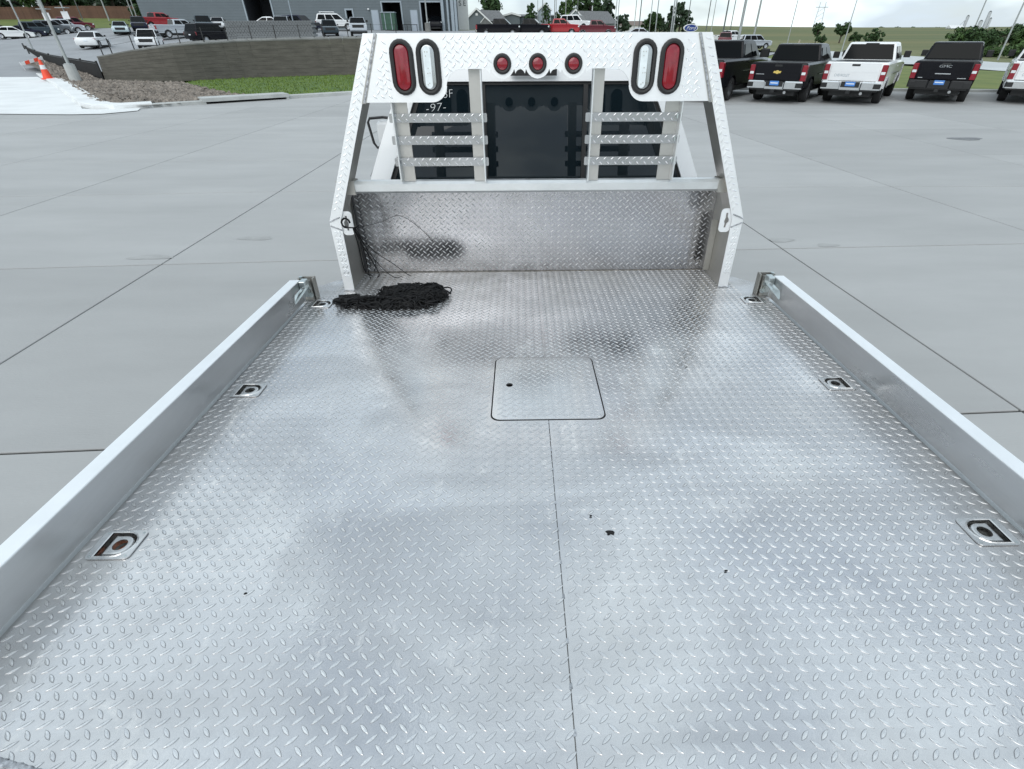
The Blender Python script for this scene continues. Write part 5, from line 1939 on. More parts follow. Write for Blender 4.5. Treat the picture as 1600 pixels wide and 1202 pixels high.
def bpx(px, py):
    p = at(px, py, BY)
    return p.x - bl.x, p.z - bz


openings = []
ow0, ow1 = bpx(380, 0)[0], bpx(421, 0)[0]
openings.append((ow0, ow1, -.5, 6.2))
ow = []
for (pa, pb, pt) in ((602, 630, 4), (661, 692, 4)):
    xa, xb = bpx(pa, 45)[0], bpx(pb, 45)[0]
    openings.append((xa, xb, -.5, bpx(pa, pt)[1]))
xa, xb = bpx(543, 30)[0], bpx(552, 30)[0]
openings.append((xa, xb, bpx(545, 29)[1], bpx(545, 16)[1]))
# siding boards: long courses, butted round the openings
mb = MB()
zz = -0.8
HB = 9.5
cuts = sorted(openings)
while zz < HB:
    z1 = zz + 0.36
    x = -2.0
    segs = []
    for (xa, xb, za, zb_) in cuts:
        if za < z1 - .05 and zb_ > zz + .05:
            segs.append((x, xa))
            x = xb
    segs.append((x, BW))
    for (u0, u1) in segs:
        if u1 > u0:
            mb.add([(u0, -.03, zz), (u1, -.03, zz), (u1, .25, zz), (u0, .25, zz), (u0, 0.0, z1), (u1, 0.0, z1), (u1, .25, z1), (u0, .25, z1)],
                   [(3, 2, 1, 0), (4, 5, 6, 7), (0, 1, 5, 4), (1, 2, 6, 5), (2, 3, 7, 6), (3, 0, 4, 7)])
    zz = z1
fs_ = mb.build('siding', M['siding'], sb)
fs_['kind'] = 'stuff'
MB().box(-2.0, -1.75, .26, 30, -.8, HB).box(BW - .25, BW, .26, 30, -.8, HB).box(-2, BW, 29.8, 30, -.8, HB).build('wall', M['siding'], sb)
MB().box(-2.3, BW + .3, -.4, 30.3, HB, HB + .3).build('roof', M['roof'], sb)
for i, (xa, xb, za, zb_) in enumerate(openings):
    fr_ = MB()
    fr_.box(xa - .22, xa, -.10, .05, max(za, -.5), zb_ + .2).box(xb, xb + .22, -.10, .05, max(za, -.5), zb_ + .2).box(xa, xb, -.10, .05, zb_, zb_ + .2)
    o = fr_.build('bay_frame' if i < 3 else 'window_frame', M['greytrim'], sb)
    rc = MB()
    rc.box(xa, xb, 6.0, 6.1, za, zb_).box(xa - .1, xa, .26, 6, za, zb_).box(xb, xb + .1, .26, 6, za, zb_).box(xa, xb, .26, 6, zb_, zb_ + .1)
    rc.build('bay_interior' if i < 3 else 'window_interior', mat('bay_dark', (0.02, 0.022, 0.028), 0.8), o)
for (pa, pb, pt) in ((585, 594, 17), (645, 654, 17)):
    xa, xb = bpx(pa, 45)[0], bpx(pb, 45)[0]
    zt = bpx(pa, pt)[1]
    d_ = MB().cbox(xa, xb, -.14, -.031, -.2, zt, .02).build('pale_door', M['ltdoor'], sb)
    MB().box(xa - .12, xa - .001, -.12, -.032, -.2, zt + .1).box(xb + .001, xb + .12, -.12, -.032, -.2, zt + .1).box(xa - .001, xb + .001, -.12, -.032, zt + .002, zt + .1).build('door_frame', M['greytrim'], d_)
x_, z_ = bpx(576, 14.5)
MB().cbox(x_ - .12, x_ + .12, -.35, -.03, z_ - .1, z_ + .1, .03).build('wall_lamp', M['trim'], sb)
# downpipes and corner columns on the right end
for px, w_ in ((694, .45), (702, .30), (709, .5), (714, .35)):
    x_ = bpx(px, 40)[0]
    MB().cbox(x_ - w_ / 2, x_ + w_ / 2, -.7, -.06, -.8, HB - .1, .05).build('corner_column', M['greytrim'], sb)
# loading ramp rail in front
for px in (634, 640, 646, 655):
    x_ = bpx(px, 44)[0]
    MB().box(x_ - .04, x_ + .04, -2.0, -1.92, -.6, .9).build('handrail_post', M['black'], sb)
MB().tube([(bpx(632, 44)[0], -1.96, .9), (bpx(656, 44)[0], -1.96, .9)], .04, 6).build('handrail', M['black'], sb)

# grey gabled annex at the building's left end
an = at(254, 30, 104)
annex = empty('gabled_annex', (an.x, 104, 3.4))
tag(annex, 'grey gable end with white corner trim at the left of the service building', 'building')
MB().add([(-1.6, 0, -1), (3.0, 0, -1), (3.0, 0, 4.2), (-1.6, 0, 3.6), (-1.6, 8, -1), (3.0, 8, -1), (3.0, 8, 4.2), (-1.6, 8, 3.6)],
         [(0, 1, 2, 3), (5, 4, 7, 6), (4, 0, 3, 7), (1, 5, 6, 2), (3, 2, 6, 7)]).build('wall', M['siding'], annex)
MB().box(-1.75, -1.5, -.12, -.01, -1, 3.7).build('corner_trim', M['trim'], annex)
MB().add([(-1.0, -.10, .3), (2.0, -.10, 1.5), (2.0, -.10, 1.75), (-1.0, -.10, .55), (-1.0, -.02, .3), (2.0, -.02, 1.5), (2.0, -.02, 1.75), (-1.0, -.02, .55)], [(0, 1, 2, 3), (7, 6, 5, 4), (0, 4, 5, 1), (2, 6, 7, 3), (1, 5, 6, 2), (3, 7, 4, 0)]).build('rake_trim', M['trim'], annex)
MB().box(-.2, .5, -.08, -.01, 2.3, 3.4).build('vent', M['ltdoor'], annex)

# white pylon tower with the end of a word on it
tw = at(725.5, 46, 108)
tower = empty('sign_tower', (tw.x, 108, 2.6))
tag(tower, 'tall white sign tower with dark letters beside the grey building', 'sign')
MB().cbox(-.95, .85, -.4, .4, -.4, 9.5, .04).build('tower_body', M['trim'], tower)
for ch, px in (('S', 718.6), ('E', 725.5)):
    p = at(px, 5.5, 107.5)
    text_mesh('letter', ch, 1.05, M['dpole'], tower, Matrix.Translation((p.x - tw.x, -.42, p.z - 2.6)) @ Matrix.Rotation(pi / 2, 4, 'X'), depth=.02)


def house(px, py, y, w, h, ridge, depth, label, cat='house', wallm='siding', gx=0.0, trim=True, roof_w=None):
    """gabled house, gable facing the camera at the left, roof running off to the right"""
    p = at(px, py, y)
    r = empty('house', p)
    tag(r, label, cat)
    gw = w
    MB().add([(-gw / 2, 0, -.5), (gw / 2, 0, -.5), (gw / 2, 0, h), (0, 0, ridge), (-gw / 2, 0, h), (-gw / 2, depth, -.5), (gw / 2, depth, -.5), (gw / 2, depth, h), (0, depth, ridge), (-gw / 2, depth, h)],
             [(0, 1, 2, 3, 4), (9, 8, 7, 6, 5), (1, 6, 7, 2), (5, 0, 4, 9)]).build('wall', M[wallm], r)
    e = .35
    s_ = (ridge - h) / (gw / 2)
    for k in (-1, 1):
        MB().add([(0, -e, ridge + .1), (k * (gw / 2 + e), -e, h - e * s_ + .1), (k * (gw / 2 + e), depth + e, h - e * s_ + .1), (0, depth + e, ridge + .1),
                  (0, -e, ridge + .22), (k * (gw / 2 + e), -e, h - e * s_ + .22), (k * (gw / 2 + e), depth + e, h - e * s_ + .22), (0, depth + e, ridge + .22)],
                 [(0, 1, 2, 3), (7, 6, 5, 4), (0, 4, 5, 1), (1, 5, 6, 2), (2, 6, 7, 3)]).build('roof', M['roof'], r, recalc=True)
        MB().add([(0, -e - .06, ridge + .20), (k * (gw / 2 + e), -e - .06, h - e * s_ + .20), (k * (gw / 2 + e), -e - .06, h - e * s_ - .22), (0, -e - .06, ridge - .24),
                  (0, -e + .0, ridge + .20), (k * (gw / 2 + e), -e + .0, h - e * s_ + .20), (k * (gw / 2 + e), -e + .0, h - e * s_ - .22), (0, -e + .0, ridge - .24)],
                 [(0, 1, 2, 3), (7, 6, 5, 4), (0, 4, 5, 1), (2, 6, 7, 3), (1, 5, 6, 2)]).build('gable_trim', M['trim'], r, recalc=True)
    if roof_w:
        x0, x1 = gw / 2 - 1.5, gw / 2 + roof_w
        MB().box(x0, x1 - .3, 2.5, depth, -.5, h).build('wing_wall', M[wallm], r)
        MB().add([(-.5, 1.5 + depth * .45, ridge - .05), (x1 - 2.4, 1.5 + depth * .45, ridge - .25), (x1, 1.9, h - .1), (gw / 2 - .4, 1.9, h - .1), (x1, depth + .4, h - .1), (0, depth + .4, h - .1)],
                 [(3, 2, 1, 0), (1, 2, 4), (0, 1, 4, 5)]).build('wing_roof', M['roof'], r)
    return r


h1 = house(746, 46, 165, 6.6, 1.9, 4.5, 9, 'dark grey house with a white trimmed gable beside the white tower', wallm='siding', roof_w=5.0)
MB().add([(.9, -1.2, 1.1), (4.2, -1.2, 1.1), (4.2, -1.2, 1.2), (2.2, -1.2, 2.6), (.9, -1.2, 1.2), (.9, 0, 1.1), (4.2, 0, 1.1), (2.2, 0, 2.6)], [(0, 1, 2, 3, 4), (1, 6, 7, 3), (0, 4, 3, 7, 5)]).build('porch_gable', M['roof'], h1, recalc=True)
MB().tube([(1.0, -1.3, 1.45), (2.2, -1.3, 2.6), (4.2, -1.3, 1.2)], .12, 4).build('porch_trim', M['trim'], h1)
MB().cbox(-.3, .3, -.06, -.01, 3.0, 3.5, .05).build('vent', M['trim'], h1)
house(800, 47, 190, 5, 3.6, 4.2, 8, 'long low house with a plain grey roof behind the black pickups', wallm='siding', roof_w=13)
h2 = house(898, 50, 172, 6.8, 2.0, 5.1, 10, 'grey house with a white trimmed gable behind the maroon pickup', wallm='greytrim', roof_w=9.0)
MB().tube([(5.5, 7, 5.0), (5.5, 7, 6.2)], .12, 6).build('vent_pipe', M['trim'], h2)
house(851, 48, 180, 3.6, 5.0, 6.4, 6, 'narrow steep grey gable between the two houses', wallm='greytrim')
house(178, 30, 150, 9, 2.6, 5.5, 9, 'beige house with a pale roof partly hidden behind the trees on the left', wallm='tan' if 'tan' in M else 'curb', roof_w=4)
p = at(985, 50, 200)
wb = empty('white_shed', p)
tag(wb, 'low white shed with a brown roof left of the dark bushy trees', 'shed')
MB().box(-4.0, 4.2, 0, 8, -1, 1.7).build('wall', M['trim'], wb)
MB().add([(-4.3, -.3, 1.7), (4.5, -.3, 1.7), (4.5, 8.3, 1.7), (-4.3, 8.3, 1.7), (-4.3, 4, 3.0), (4.5, 4, 3.0)], [(0, 1, 5, 4), (2, 3, 4, 5), (0, 4, 3), (1, 2, 5)]).build('roof', mat('brown_roof', (.20, .16, .14), .9, var=.2, vscale=1), wb, recalc=True)

# green dumpster-like bin in front of the bay
p = at(610, 50, 95)
dp = empty('green_bin', (p.x, 95, zup(p.x, 95)))
tag(dp, 'dark green steel bin standing before the open service bay', 'bin')
MB().box(-1.0, 1.05, -.5, .9, .12, 2.25).build('bin_body', M['green'], dp)
MB().box(-1.08, 1.12, -.58, .98, 2.25, 2.36).build('lid_frame', M['greytrim'], dp)
for x_ in (-.5, .5):
    MB().box(x_ - .05, x_ + .05, -.56, -.501, .12, 2.2).build('rib', M['greytrim'], dp)

# --- stack of split-face blocks on the upper lot
s0, s1 = at(354, 60, 60), at(492, 58, 60)
stz = zup((s0.x + s1.x) / 2, 60) - .15
stack = empty('block_stack', (s0.x, 60, stz))
tag(stack, 'long stack of grey landscaping blocks on the upper lot behind the rail fence', 'block stack')
SW = s1.x - s0.x
nb, nc = 32, 9
mb = MB()
me_ = None
bw, bh = SW / nb, 1.62 / nc
unit = MB().cbox(0.012, bw - .012, 0, 1.0, 0.006, bh - .008, .012).build('block', M['block'], stack)
first = True
for c in range(nc):
    sh = (c % 2) * bw * .5
    for i in range(nb):
        if first:
            first = False
            continue
        if i == nb - 1 and c % 2:
            continue
        link_copy(unit, stack, (i * bw + sh + 0.0, .02 * c + rnd.uniform(-.02, .02), c * bh))

# --- brown board fence on the bank and the black picket fence down the street
f0, f1 = at(-120, 31, 119), at(236, 29.5, 119)
bf = empty('board_fence', (f0.x, 119, 0))
tag(bf, 'long brown board fence along the top of the grassy bank', 'fence')
nbd = 150
bwid = (f1.x - f0.x) / nbd
u_ = MB().box(0.01, bwid - .012, 0, .03, 0, 1.95).build('board', M['woodf'], bf)
for i in range(nbd):
    x_ = f0.x + i * bwid
    z_ = zup(x_, 119) - .1 + rnd.uniform(0, .03)
    if i == 0:
        u_.location = (0, 0, z_)
    else:
        link_copy(u_, bf, (i * bwid, rnd.uniform(-.008, .008), z_))
for i in range(0, nbd + 1, 10):
    x_ = f0.x + i * bwid
    MB().box(i * bwid - .06, i * bwid + .06, .031, .15, zup(x_, 119) - .3, zup(x_, 119) + 1.8).build('post', M['woodf'], bf)

pf_pts = []
for px, pb, pt_, y in pf_px:
    b_ = at(px, pb, y)
    t_ = at(px - 3, pt_, y)
    pf_pts.append((b_, t_.z))
pfence = empty('picket_fence', pf_pts[0][0])
tag(pfence, 'black metal picket fence stepping down the slope beside the street', 'fence')
o0 = pf_pts[0][0]
for (b_, zt) in pf_pts:
    MB().box(b_.x - o0.x - .04, b_.x - o0.x + .04, b_.y - o0.y - .04, b_.y - o0.y + .04, b_.z - o0.z - .2, zt - o0.z + .06).build('post', M['black'], pfence)
mb = MB()
for (a_, za), (b_, zb_) in zip(pf_pts[:-1], pf_pts[1:]):
    n_ = int((b_ - a_).length / .105)
    for i in range(1, n_):
        t = i / n_
        q = a_.lerp(b_, t) - o0
        z1 = za + (zb_ - za) * t - o0.z
        mb.box(q.x - .012, q.x + .012, q.y - .012, q.y + .012, q.z + .08, z1)
pk = mb.build('pickets', M['black'], pfence)
pk['kind'] = 'stuff'
for fr in (.10, .92):
    MB().tube([(b_.x - o0.x, b_.y - o0.y, (b_.z + (zt - b_.z) * fr) - o0.z) for b_, zt in pf_pts], .025, 4).build('fence_rail', M['black'], pfence)
# dark privacy mesh tied behind the pickets
mb = MB()
for (a_, za), (b_, zb_) in zip(pf_pts[:-1], pf_pts[1:]):
    a2, b2 = a_ - o0, b_ - o0
    mb.add([(a2.x, a2.y + .05, a2.z + .1), (b2.x, b2.y + .05, b2.z + .1), (b2.x, b2.y + .05, zb_ - o0.z - .05), (a2.x, a2.y + .05, za - o0.z - .05),
            (a2.x, a2.y + .06, a2.z + .1), (b2.x, b2.y + .06, b2.z + .1), (b2.x, b2.y + .06, zb_ - o0.z - .05), (a2.x, a2.y + .06, za - o0.z - .05)],
           [(0, 1, 2, 3), (7, 6, 5, 4), (3, 2, 6, 7)])
mb.build('privacy_mesh', mat('dark_mesh', (.028, .032, .034), .85), pfence)

# --- fallen orange barricade and cone at the kerb
cb = gp(76, 124, 0.1)
con = empty('traffic_cone', cb)
tag(con, 'red orange traffic cone standing at the end of the street kerb', 'traffic cone')
mb = MB()
n = 16
for r_, z in ((.34, 0), (.34, .06), (.24, .07), (.17, .42), (.10, .80), (.07, 1.0), (.03, 1.01)):
    mb.v += [(r_ * cos(2 * pi * i / n), r_ * sin(2 * pi * i / n), z) for i in range(n)]
for k in range(6):
    mb.f += [(k * n + i, k * n + (i + 1) % n, (k + 1) * n + (i + 1) % n, (k + 1) * n + i) for i in range(n)]
mb.build('cone_body', M['orange'], con, smooth=True)
mb = MB()
for r_, z in ((.155, .52), (.115, .74)):
    mb.v += [(r_ * cos(2 * pi * i / n), r_ * sin(2 * pi * i / n), z) for i in range(n)]
mb.f = [(i, (i + 1) % n, n + (i + 1) % n, n + i) for i in range(n)]
mb.build('reflective_band', M['trim'], con)
bb = gp(62, 113, 0.1)
br_ = empty('barricade', bb, (0, radians(-14), .9))
tag(br_, 'tilted orange and white striped barricade behind the traffic cone', 'barricade')
for i, zz in enumerate((.62,)):
    for k in range(5):
        MB().add([(-.75 + k * .3, -.02, zz), (-.45 + k * .3, -.02, zz), (-.38 + k * .3, -.02, zz + .2), (-.68 + k * .3, -.02, zz + .2), (-.75 + k * .3, .02, zz), (-.45 + k * .3, .02, zz), (-.38 + k * .3, .02, zz + .2), (-.68 + k * .3, .02, zz + .2)],
                 [(0, 1, 2, 3), (7, 6, 5, 4), (0, 4, 5, 1), (1, 5, 6, 2), (2, 6, 7, 3), (3, 7, 4, 0)]).build('stripe', M['orange'] if (k + i) % 2 else M['trim'], br_)
for x_ in (-.7, .75):
    MB().box(x_ - .03, x_ + .03, .021, .06, 0, .85).build('leg', M['trim'], br_)
    MB().box(x_ - .04, x_ + .04, -.35, .40, 0, .05).build('foot', M['orange'], br_)

# --- poles
def pole(px, py, y, h, r, label, m='pole', name='light_pole', cat='light pole', base=None, arm=None, group=None, snap=False, z=None, top=None):
    p = at(px, py, y)
    if snap:
        p.z = zup(p.x, p.y)
    if z is not None:
        p.z = z
    o = empty(name, p)
    tag(o, label, cat, group)
    MB().tube([(0, 0, -.3), (0, 0, h * .5), (0, 0, h)], [r, r * .85, r * .65], 10).build('shaft', M[m], o, smooth=True)
    if base:
        MB().tube([(0, 0, -.4), (0, 0, base[1])], [base[0], base[0] * .9], 14).build('concrete_base', M['cap' if not base[2] else base[2]], o)
        MB().cbox(-r * 1.9, r * 1.9, -r * 1.9, r * 1.9, base[1], base[1] + .05, .02).build('base_flange', M[m], o)
    if arm:
        for (dx, dz, L_) in arm:
            MB().tube([(0, 0, h - .1), (dx * .35, 0, h + dz * .55), (dx * .8, 0, h + dz * .95), (dx, 0, h + dz)], r * .45, 6).build('arm', M[m], o)
            MB().cbox(dx - .3, dx + .3, -.14, .14, h + dz - .09, h + dz + .06, .03).build('lamp_head', M[m], o)
    return o


gF = 'bare flag poles and light poles behind the rack'
pole(121, 131, 34.0, 10.5, .085, 'tall light pole on a stout round concrete base in the gravel bed', base=(.30, .95, 'curb'), arm=[(1.2, .25, 1)])
pole(50, 74, 52, 9.5, .06, 'thin grey pole at the far left by the top of the picket fence', snap=False)
pole(75, 38, 100, 8.5, .09, 'grey light pole leaning over the far parking row in front of the board fence', arm=[(1.0, .2, 1)])
pole(170, 30, 112, 9, .13, 'light pole before the brown fence left of the trees', snap=False)
pole(209, 29, 112, 9, .10, 'left of the two thin poles before the dark trees', snap=False)
pole(215, 30, 108, 9, .10, 'right of the two thin poles before the dark trees', snap=False)
pole(128, 28, 112, 8, .09, 'thin dark pole before the brown fence in the left background', m='dpole')
pole(461, 48, 72, 9, .055, 'slender pole rising behind the right end of the block stack', m='greytrim')
pole(669, 50, 92, 9, .11, 'pole on a flared grey base before the open service bay', base=(.45, 1.1, 'cap'))
for k, (px, pb, y, r, m_, lab) in enumerate((
        (840, 47, 120, .055, 'pole', 'pale thin pole left of the dark one behind the black pickups'), (847.5, 52, 84, .05, 'dpole', 'dark pole at the right end of the black pickups'),
        (866, 48, 110, .10, 'pole', 'thicker pole of the close pair above the red pickup'), (868.5, 48, 112, .06, 'pole', 'thinner pole of the close pair above the red pickup'),
        (883, 46, 125, .09, 'pole', 'pale pole rising left of the grey gable'), (901, 50, 120, .10, 'dpole', 'dark pole rising in front of the gable ridge'),
        (960, 52, 95, .07, 'pole', 'left pole of the pair in front of the leafy trees'), (963.5, 52, 97, .065, 'pole', 'right pole of the pair in front of the leafy trees'),
        (990, 51, 105, .07, 'pole', 'pale pole in front of the white shed'), (997.5, 51, 98, .085, 'dpole', 'dark pole at the right end of the white shed'),
        (1014, 51, 105, .07, 'pole', 'pole before the left of the dark bushy trees'), (1023.5, 51, 100, .09, 'pole', 'pole before the middle of the dark bushy trees'),
        (1048, 51, 92, .10, 'pole', 'left pole of the stout pair before the tall conifer'), (1051, 51, 94, .11, 'pole', 'right pole of the stout pair before the tall conifer'),
        (1073, 44, 120, .075, 'dpole', 'thin dark pole just above the blue oval sign'), (1103.5, 46, 118, .085, 'dpole', 'thin dark pole at the right end of the rack panel'))):
    pole(px, pb, y, 12, r, lab, m=m_, name='flag_pole', cat='pole', group=gF)
pole(1111, 49, 150, 6.6, .10, 'faint light pole with a short curved arm right of the rack', arm=[(1.6, .9, 1)], group=gF)
pole(1127, 66, 92, 12, .11, 'dark pole behind the maroon car right of the rack', m='dpole', name='flag_pole', cat='pole', group=gF)
pole(1140, 52, 120, 12, .08, 'slim dark pole left of the silver SUV', m='dpole', name='flag_pole', cat='pole', group=gF)
pole(1152, 70, 86, 12, .20, 'thickest grey pole in front of the rear of the silver SUV', name='flag_pole', cat='pole', group=gF)
pole(1177, 60, 104, 12, .17, 'thick pale pole behind the middle of the silver SUV', name='flag_pole', cat='pole', group=gF)
gS = 'street lights along the county road'
pole(1229, 72, 125, 8.4, .10, 'street light above the black bowtie pickup with its arm reaching right', arm=[(2.6, 1.1, 1)], group=gS)
pole(1314, 83, 95, 7.0, .08, 'street light left of the white pickup with its arm reaching left', arm=[(-1.9, .8, 1)], group=gS)
pole(1512, 69, 120, 14, .12, 'tall street light rising behind the all black pickup', group=gS, base=(.3, 2.4, 'pole'))
pole(1557, 98, 60, 7.4, .085, 'street light at the road edge near the right of the picture', arm=[(-1.4, .6, 1), (1.4, .6, 1)], group=gS)
# short marker posts in the verge
gM = 'pale marker posts in the verge'
for k, (px, py, y, lab) in enumerate(((1171, 80, 60, 'pale wooden marker post leaning near the wheel of the silver SUV'), (1247, 70, 80, 'pale marker post above the roof of the black bowtie pickup'), (1278, 75, 80, 'pale marker post left of the white pickup'))):
    p = at(px, py, y)
    o = MB().box(-.07, .07, -.07, .07, -.4, .55).build('marker_post', M['dry'] if False else mat('pale_wood', (.42, .37, .28), .8, var=.2, vscale=3), None, loc=p)
    o.rotation_euler = (0, radians(8), 0)
    tag(o, lab, 'post', gM)

# white parking sign panels on the left
for k, (px, py, lab) in enumerate(((80, 30, 'left white panel sign with a flat hood above the far parking row'), (109, 28, 'right white panel sign with a flat hood above the far parking row'))):
    p = at(px, py + 10, 84)
    o = empty('panel_sign', p)
    tag(o, lab, 'sign', 'white panel signs above the far parking row')
    MB().box(-.06, .06, -.05, .05, -.6, 2.4).build('post', M['pole'], o)
    MB().box(-.45, .45, -.09, -.051, .55, 1.4).build('panel', M['trim'], o)
    MB().box(-.7, .7, -.5, .3, 1.75, 1.83).build('hood', M['pole'], o)

# --- blue oval dealer sign
p = at(1079.5, 44.0, 112)
fo_ = empty('oval_sign', p)
tag(fo_, 'blue oval dealer sign with white script just above the rack panel', 'sign')
ell = [(1.32 * cos(2 * pi * i / 40), .62 * sin(2 * pi * i / 40)) for i in range(40)]
ell2 = [(1.18 * cos(2 * pi * i / 40), .50 * sin(2 * pi * i / 40)) for i in range(40)]
MB().plate(ell, [], 0, .5, lambda u, v, w: (u, .5 - w, v)).build('sign_rim', M['trim'], fo_)
MB().plate(ell2, [], 0, .03, lambda u, v, w: (u, -w, v)).build('sign_face', M['fordblue'], fo_)
text_mesh('lettering', 'Ford', .74, M['trim'], fo_, Matrix.Translation((0, -.05, 0)) @ Matrix.Rotation(pi / 2, 4, 'X'), shear=.35, depth=.015, sx=1.2)
MB().box(-.35, .35, .05, .45, -4.5, -.55).build('pylon', M['trim'], fo_)

# --- transmission tower and the grain elevator far off
p = at(1276, 43, 900)
py_ = empty('transmission_tower', p)
tag(py_, 'faint lattice transmission tower on the skyline', 'pylon')
for s_ in (-1, 1):
    MB().tube([(s_ * 6, 0, -2), (s_ * 4, 0, 30)], .35, 5).build('leg', M['pole'], py_)
MB().tube([(-9, 0, 24), (9, 0, 24)], .35, 5).build('cross_arm', M['pole'], py_)
for k in range(4):
    z_ = k * 6
    MB().tube([(-6 + .4 * k, 0, z_), (6 - .4 * k, 0, z_ + 6)], .2, 4).build('brace', M['pole'], py_)
p = at(1494, 50, 900)
ge = empty('grain_elevator', p)
tag(ge, 'pale grain elevator buildings on the skyline at the right', 'grain elevator')
MB().box(-10, 10, 0, 12, -3, 4.5).build('storage_hall', M['silo'], ge)
MB().add([(-10.5, -.5, 4.5), (10.5, -.5, 4.5), (10.5, 12.5, 4.5), (-10.5, 12.5, 4.5), (-10.5, 6, 8.2), (10.5, 6, 8.2)], [(0, 1, 5, 4), (2, 3, 4, 5), (0, 4, 3), (1, 2, 5)]).build('hall_roof', M['trim'], ge, recalc=True)
for x_, h_, r_ in ((13, 19, 2.0), (44, 24, 2.2), (36, 13, 2.6), (49, 16, 1.6)):
    q = MB().tube([(x_, 6, -3), (x_, 6, h_)], r_, 14).build('silo', M['silo'], ge)
    MB().tube([(x_, 6, h_ + .01), (x_, 6, h_ + 1.6)], [r_, r_ * .3], 14).build('silo_cap', M['dpole'], q)
MB().tube([(13, 6, 17), (4, 6, 6)], .6, 6).build('conveyor', M['silo'], ge)


# ================================================================= trees
def crown_mesh(name, m, clumps, n, leaf, seed, parent):
    """foliage: many leaf-clump faces gathered in uneven clusters inside the crown"""
    rr = random.Random(seed)
    mb = MB()
    subs = []
    for (c, r_) in clumps:
        k = max(9, int(16 * (r_[0] * r_[1] * r_[2]) ** (1 / 3) / max(.8, leaf * 6)))
        for _ in range(k):
            d = Vector((rr.gauss(0, 1), rr.gauss(0, 1), rr.gauss(0, 1))).normalized()
            t = rr.uniform(.35, .98)
            subs.append((Vector((c[0] + d.x * r_[0] * t, c[1] + d.y * r_[1] * t, c[2] + d.z * r_[2] * t)), rr.uniform(.22, .40) * min(r_)))
    for i in range(n):
        c, s_ = rr.choice(subs)
        d = Vector((rr.gauss(0, 1), rr.gauss(0, 1), rr.gauss(0, .8)))
        d = d.normalized() * s_ * rr.random() ** .4
        p_ = c + d
        a = Vector((rr.gauss(0, 1), rr.gauss(0, 1), rr.gauss(0, 1))).normalized()
        b_ = a.orthogonal().normalized()
        nn_ = (d.normalized() + Vector((0, 0, .5)) + Vector((rr.gauss(0, .4), rr.gauss(0, .4), rr.gauss(0, .4)))).normalized()
        a = nn_.orthogonal().normalized()
        b_ = nn_.cross(a)
        q = rr.uniform(0, 6.28)
        a, b_ = a * cos(q) + b_ * sin(q), b_ * cos(q) - a * sin(q)
        L_ = leaf * rr.uniform(.6, 1.35)
        mb.add([p_ - a * L_, p_ - b_ * L_ * .5, p_ + a * L_, p_ + b_ * L_ * .5], [(0, 1, 2, 3)])
    o = mb.build(name, m, parent)
    return o


def tree(px, py, y, h, w, label, m='leafA', n=1500, leaf=None, seed=1, shape='round', group=None, zfix=None):
    p = at(px, py, y)
    if zfix is not None:
        p.z = zfix
    o = empty('conifer_tree' if shape == 'cone' else 'bush' if shape == 'bush' else 'broadleaf_tree', p)
    tag(o, label, 'bush' if shape == 'bush' else 'tree', group)
    rr = random.Random(seed)
    leaf = (leaf or max(.16, w * .035)) * 1.25
    n = int(n * 1.7)
    cl_ = []
    if shape == 'cone':
        for k in range(6):
            t = k / 5
            cl_.append(((0, 0, h * (.15 + .75 * t)), (w / 2 * (1 - .85 * t), w / 2 * (1 - .85 * t), h * .16)))
    elif shape == 'bush':
        for k in range(5):
            cl_.append(((rr.uniform(-.3, .3) * w, rr.uniform(-.2, .2) * w, h * rr.uniform(.35, .6)), (w * rr.uniform(.2, .32), w * .28, h * rr.uniform(.3, .42))))
    elif shape == 'full':
        for k in range(11):
            a = rr.uniform(0, 6.28)
            t = k / 10
            q = (.34 - .22 * t)
            cl_.append(((cos(a) * w * q, sin(a) * w * q, h * (.16 + .70 * t)), (w * rr.uniform(.20, .28), w * rr.uniform(.2, .28), h * rr.uniform(.11, .17))))
        cl_.append(((0, 0, h * .5), (w * .34, w * .34, h * .42)))
    else:
        for k in range(7):
            a = rr.uniform(0, 6.28)
            cl_.append(((cos(a) * w * rr.uniform(.1, .3), sin(a) * w * rr.uniform(.1, .3), h * rr.uniform(.42, .78)), (w * rr.uniform(.2, .3), w * rr.uniform(.2, .3), h * rr.uniform(.14, .22))))
        cl_.append(((0, 0, h * .62), (w * .38, w * .38, h * .34)))
    tk = MB().tube([(0, 0, -.5), (.02 * w, 0, h * .3), (-.01 * w, 0, h * .55), (.02 * w, 0, h * .8)], [w * .035 + .05, w * .028 + .04, w * .018 + .02, .02], 8)
    for k in range(5):
        c, r_ = cl_[k % len(cl_)]
        tk.tube([(0, 0, h * (.22 + .07 * k)), (c[0] * .5, c[1] * .5, (h * (.25 + .07 * k) + c[2]) / 2), (c[0], c[1], c[2])], [w * .018 + .02, w * .012 + .015, .012], 5)
    tk.build('trunk', M['bark'], o)
    cr_ = crown_mesh('crown', M[m], cl_, n, leaf, seed, o)
    cr_['kind'] = 'stuff'
    return o


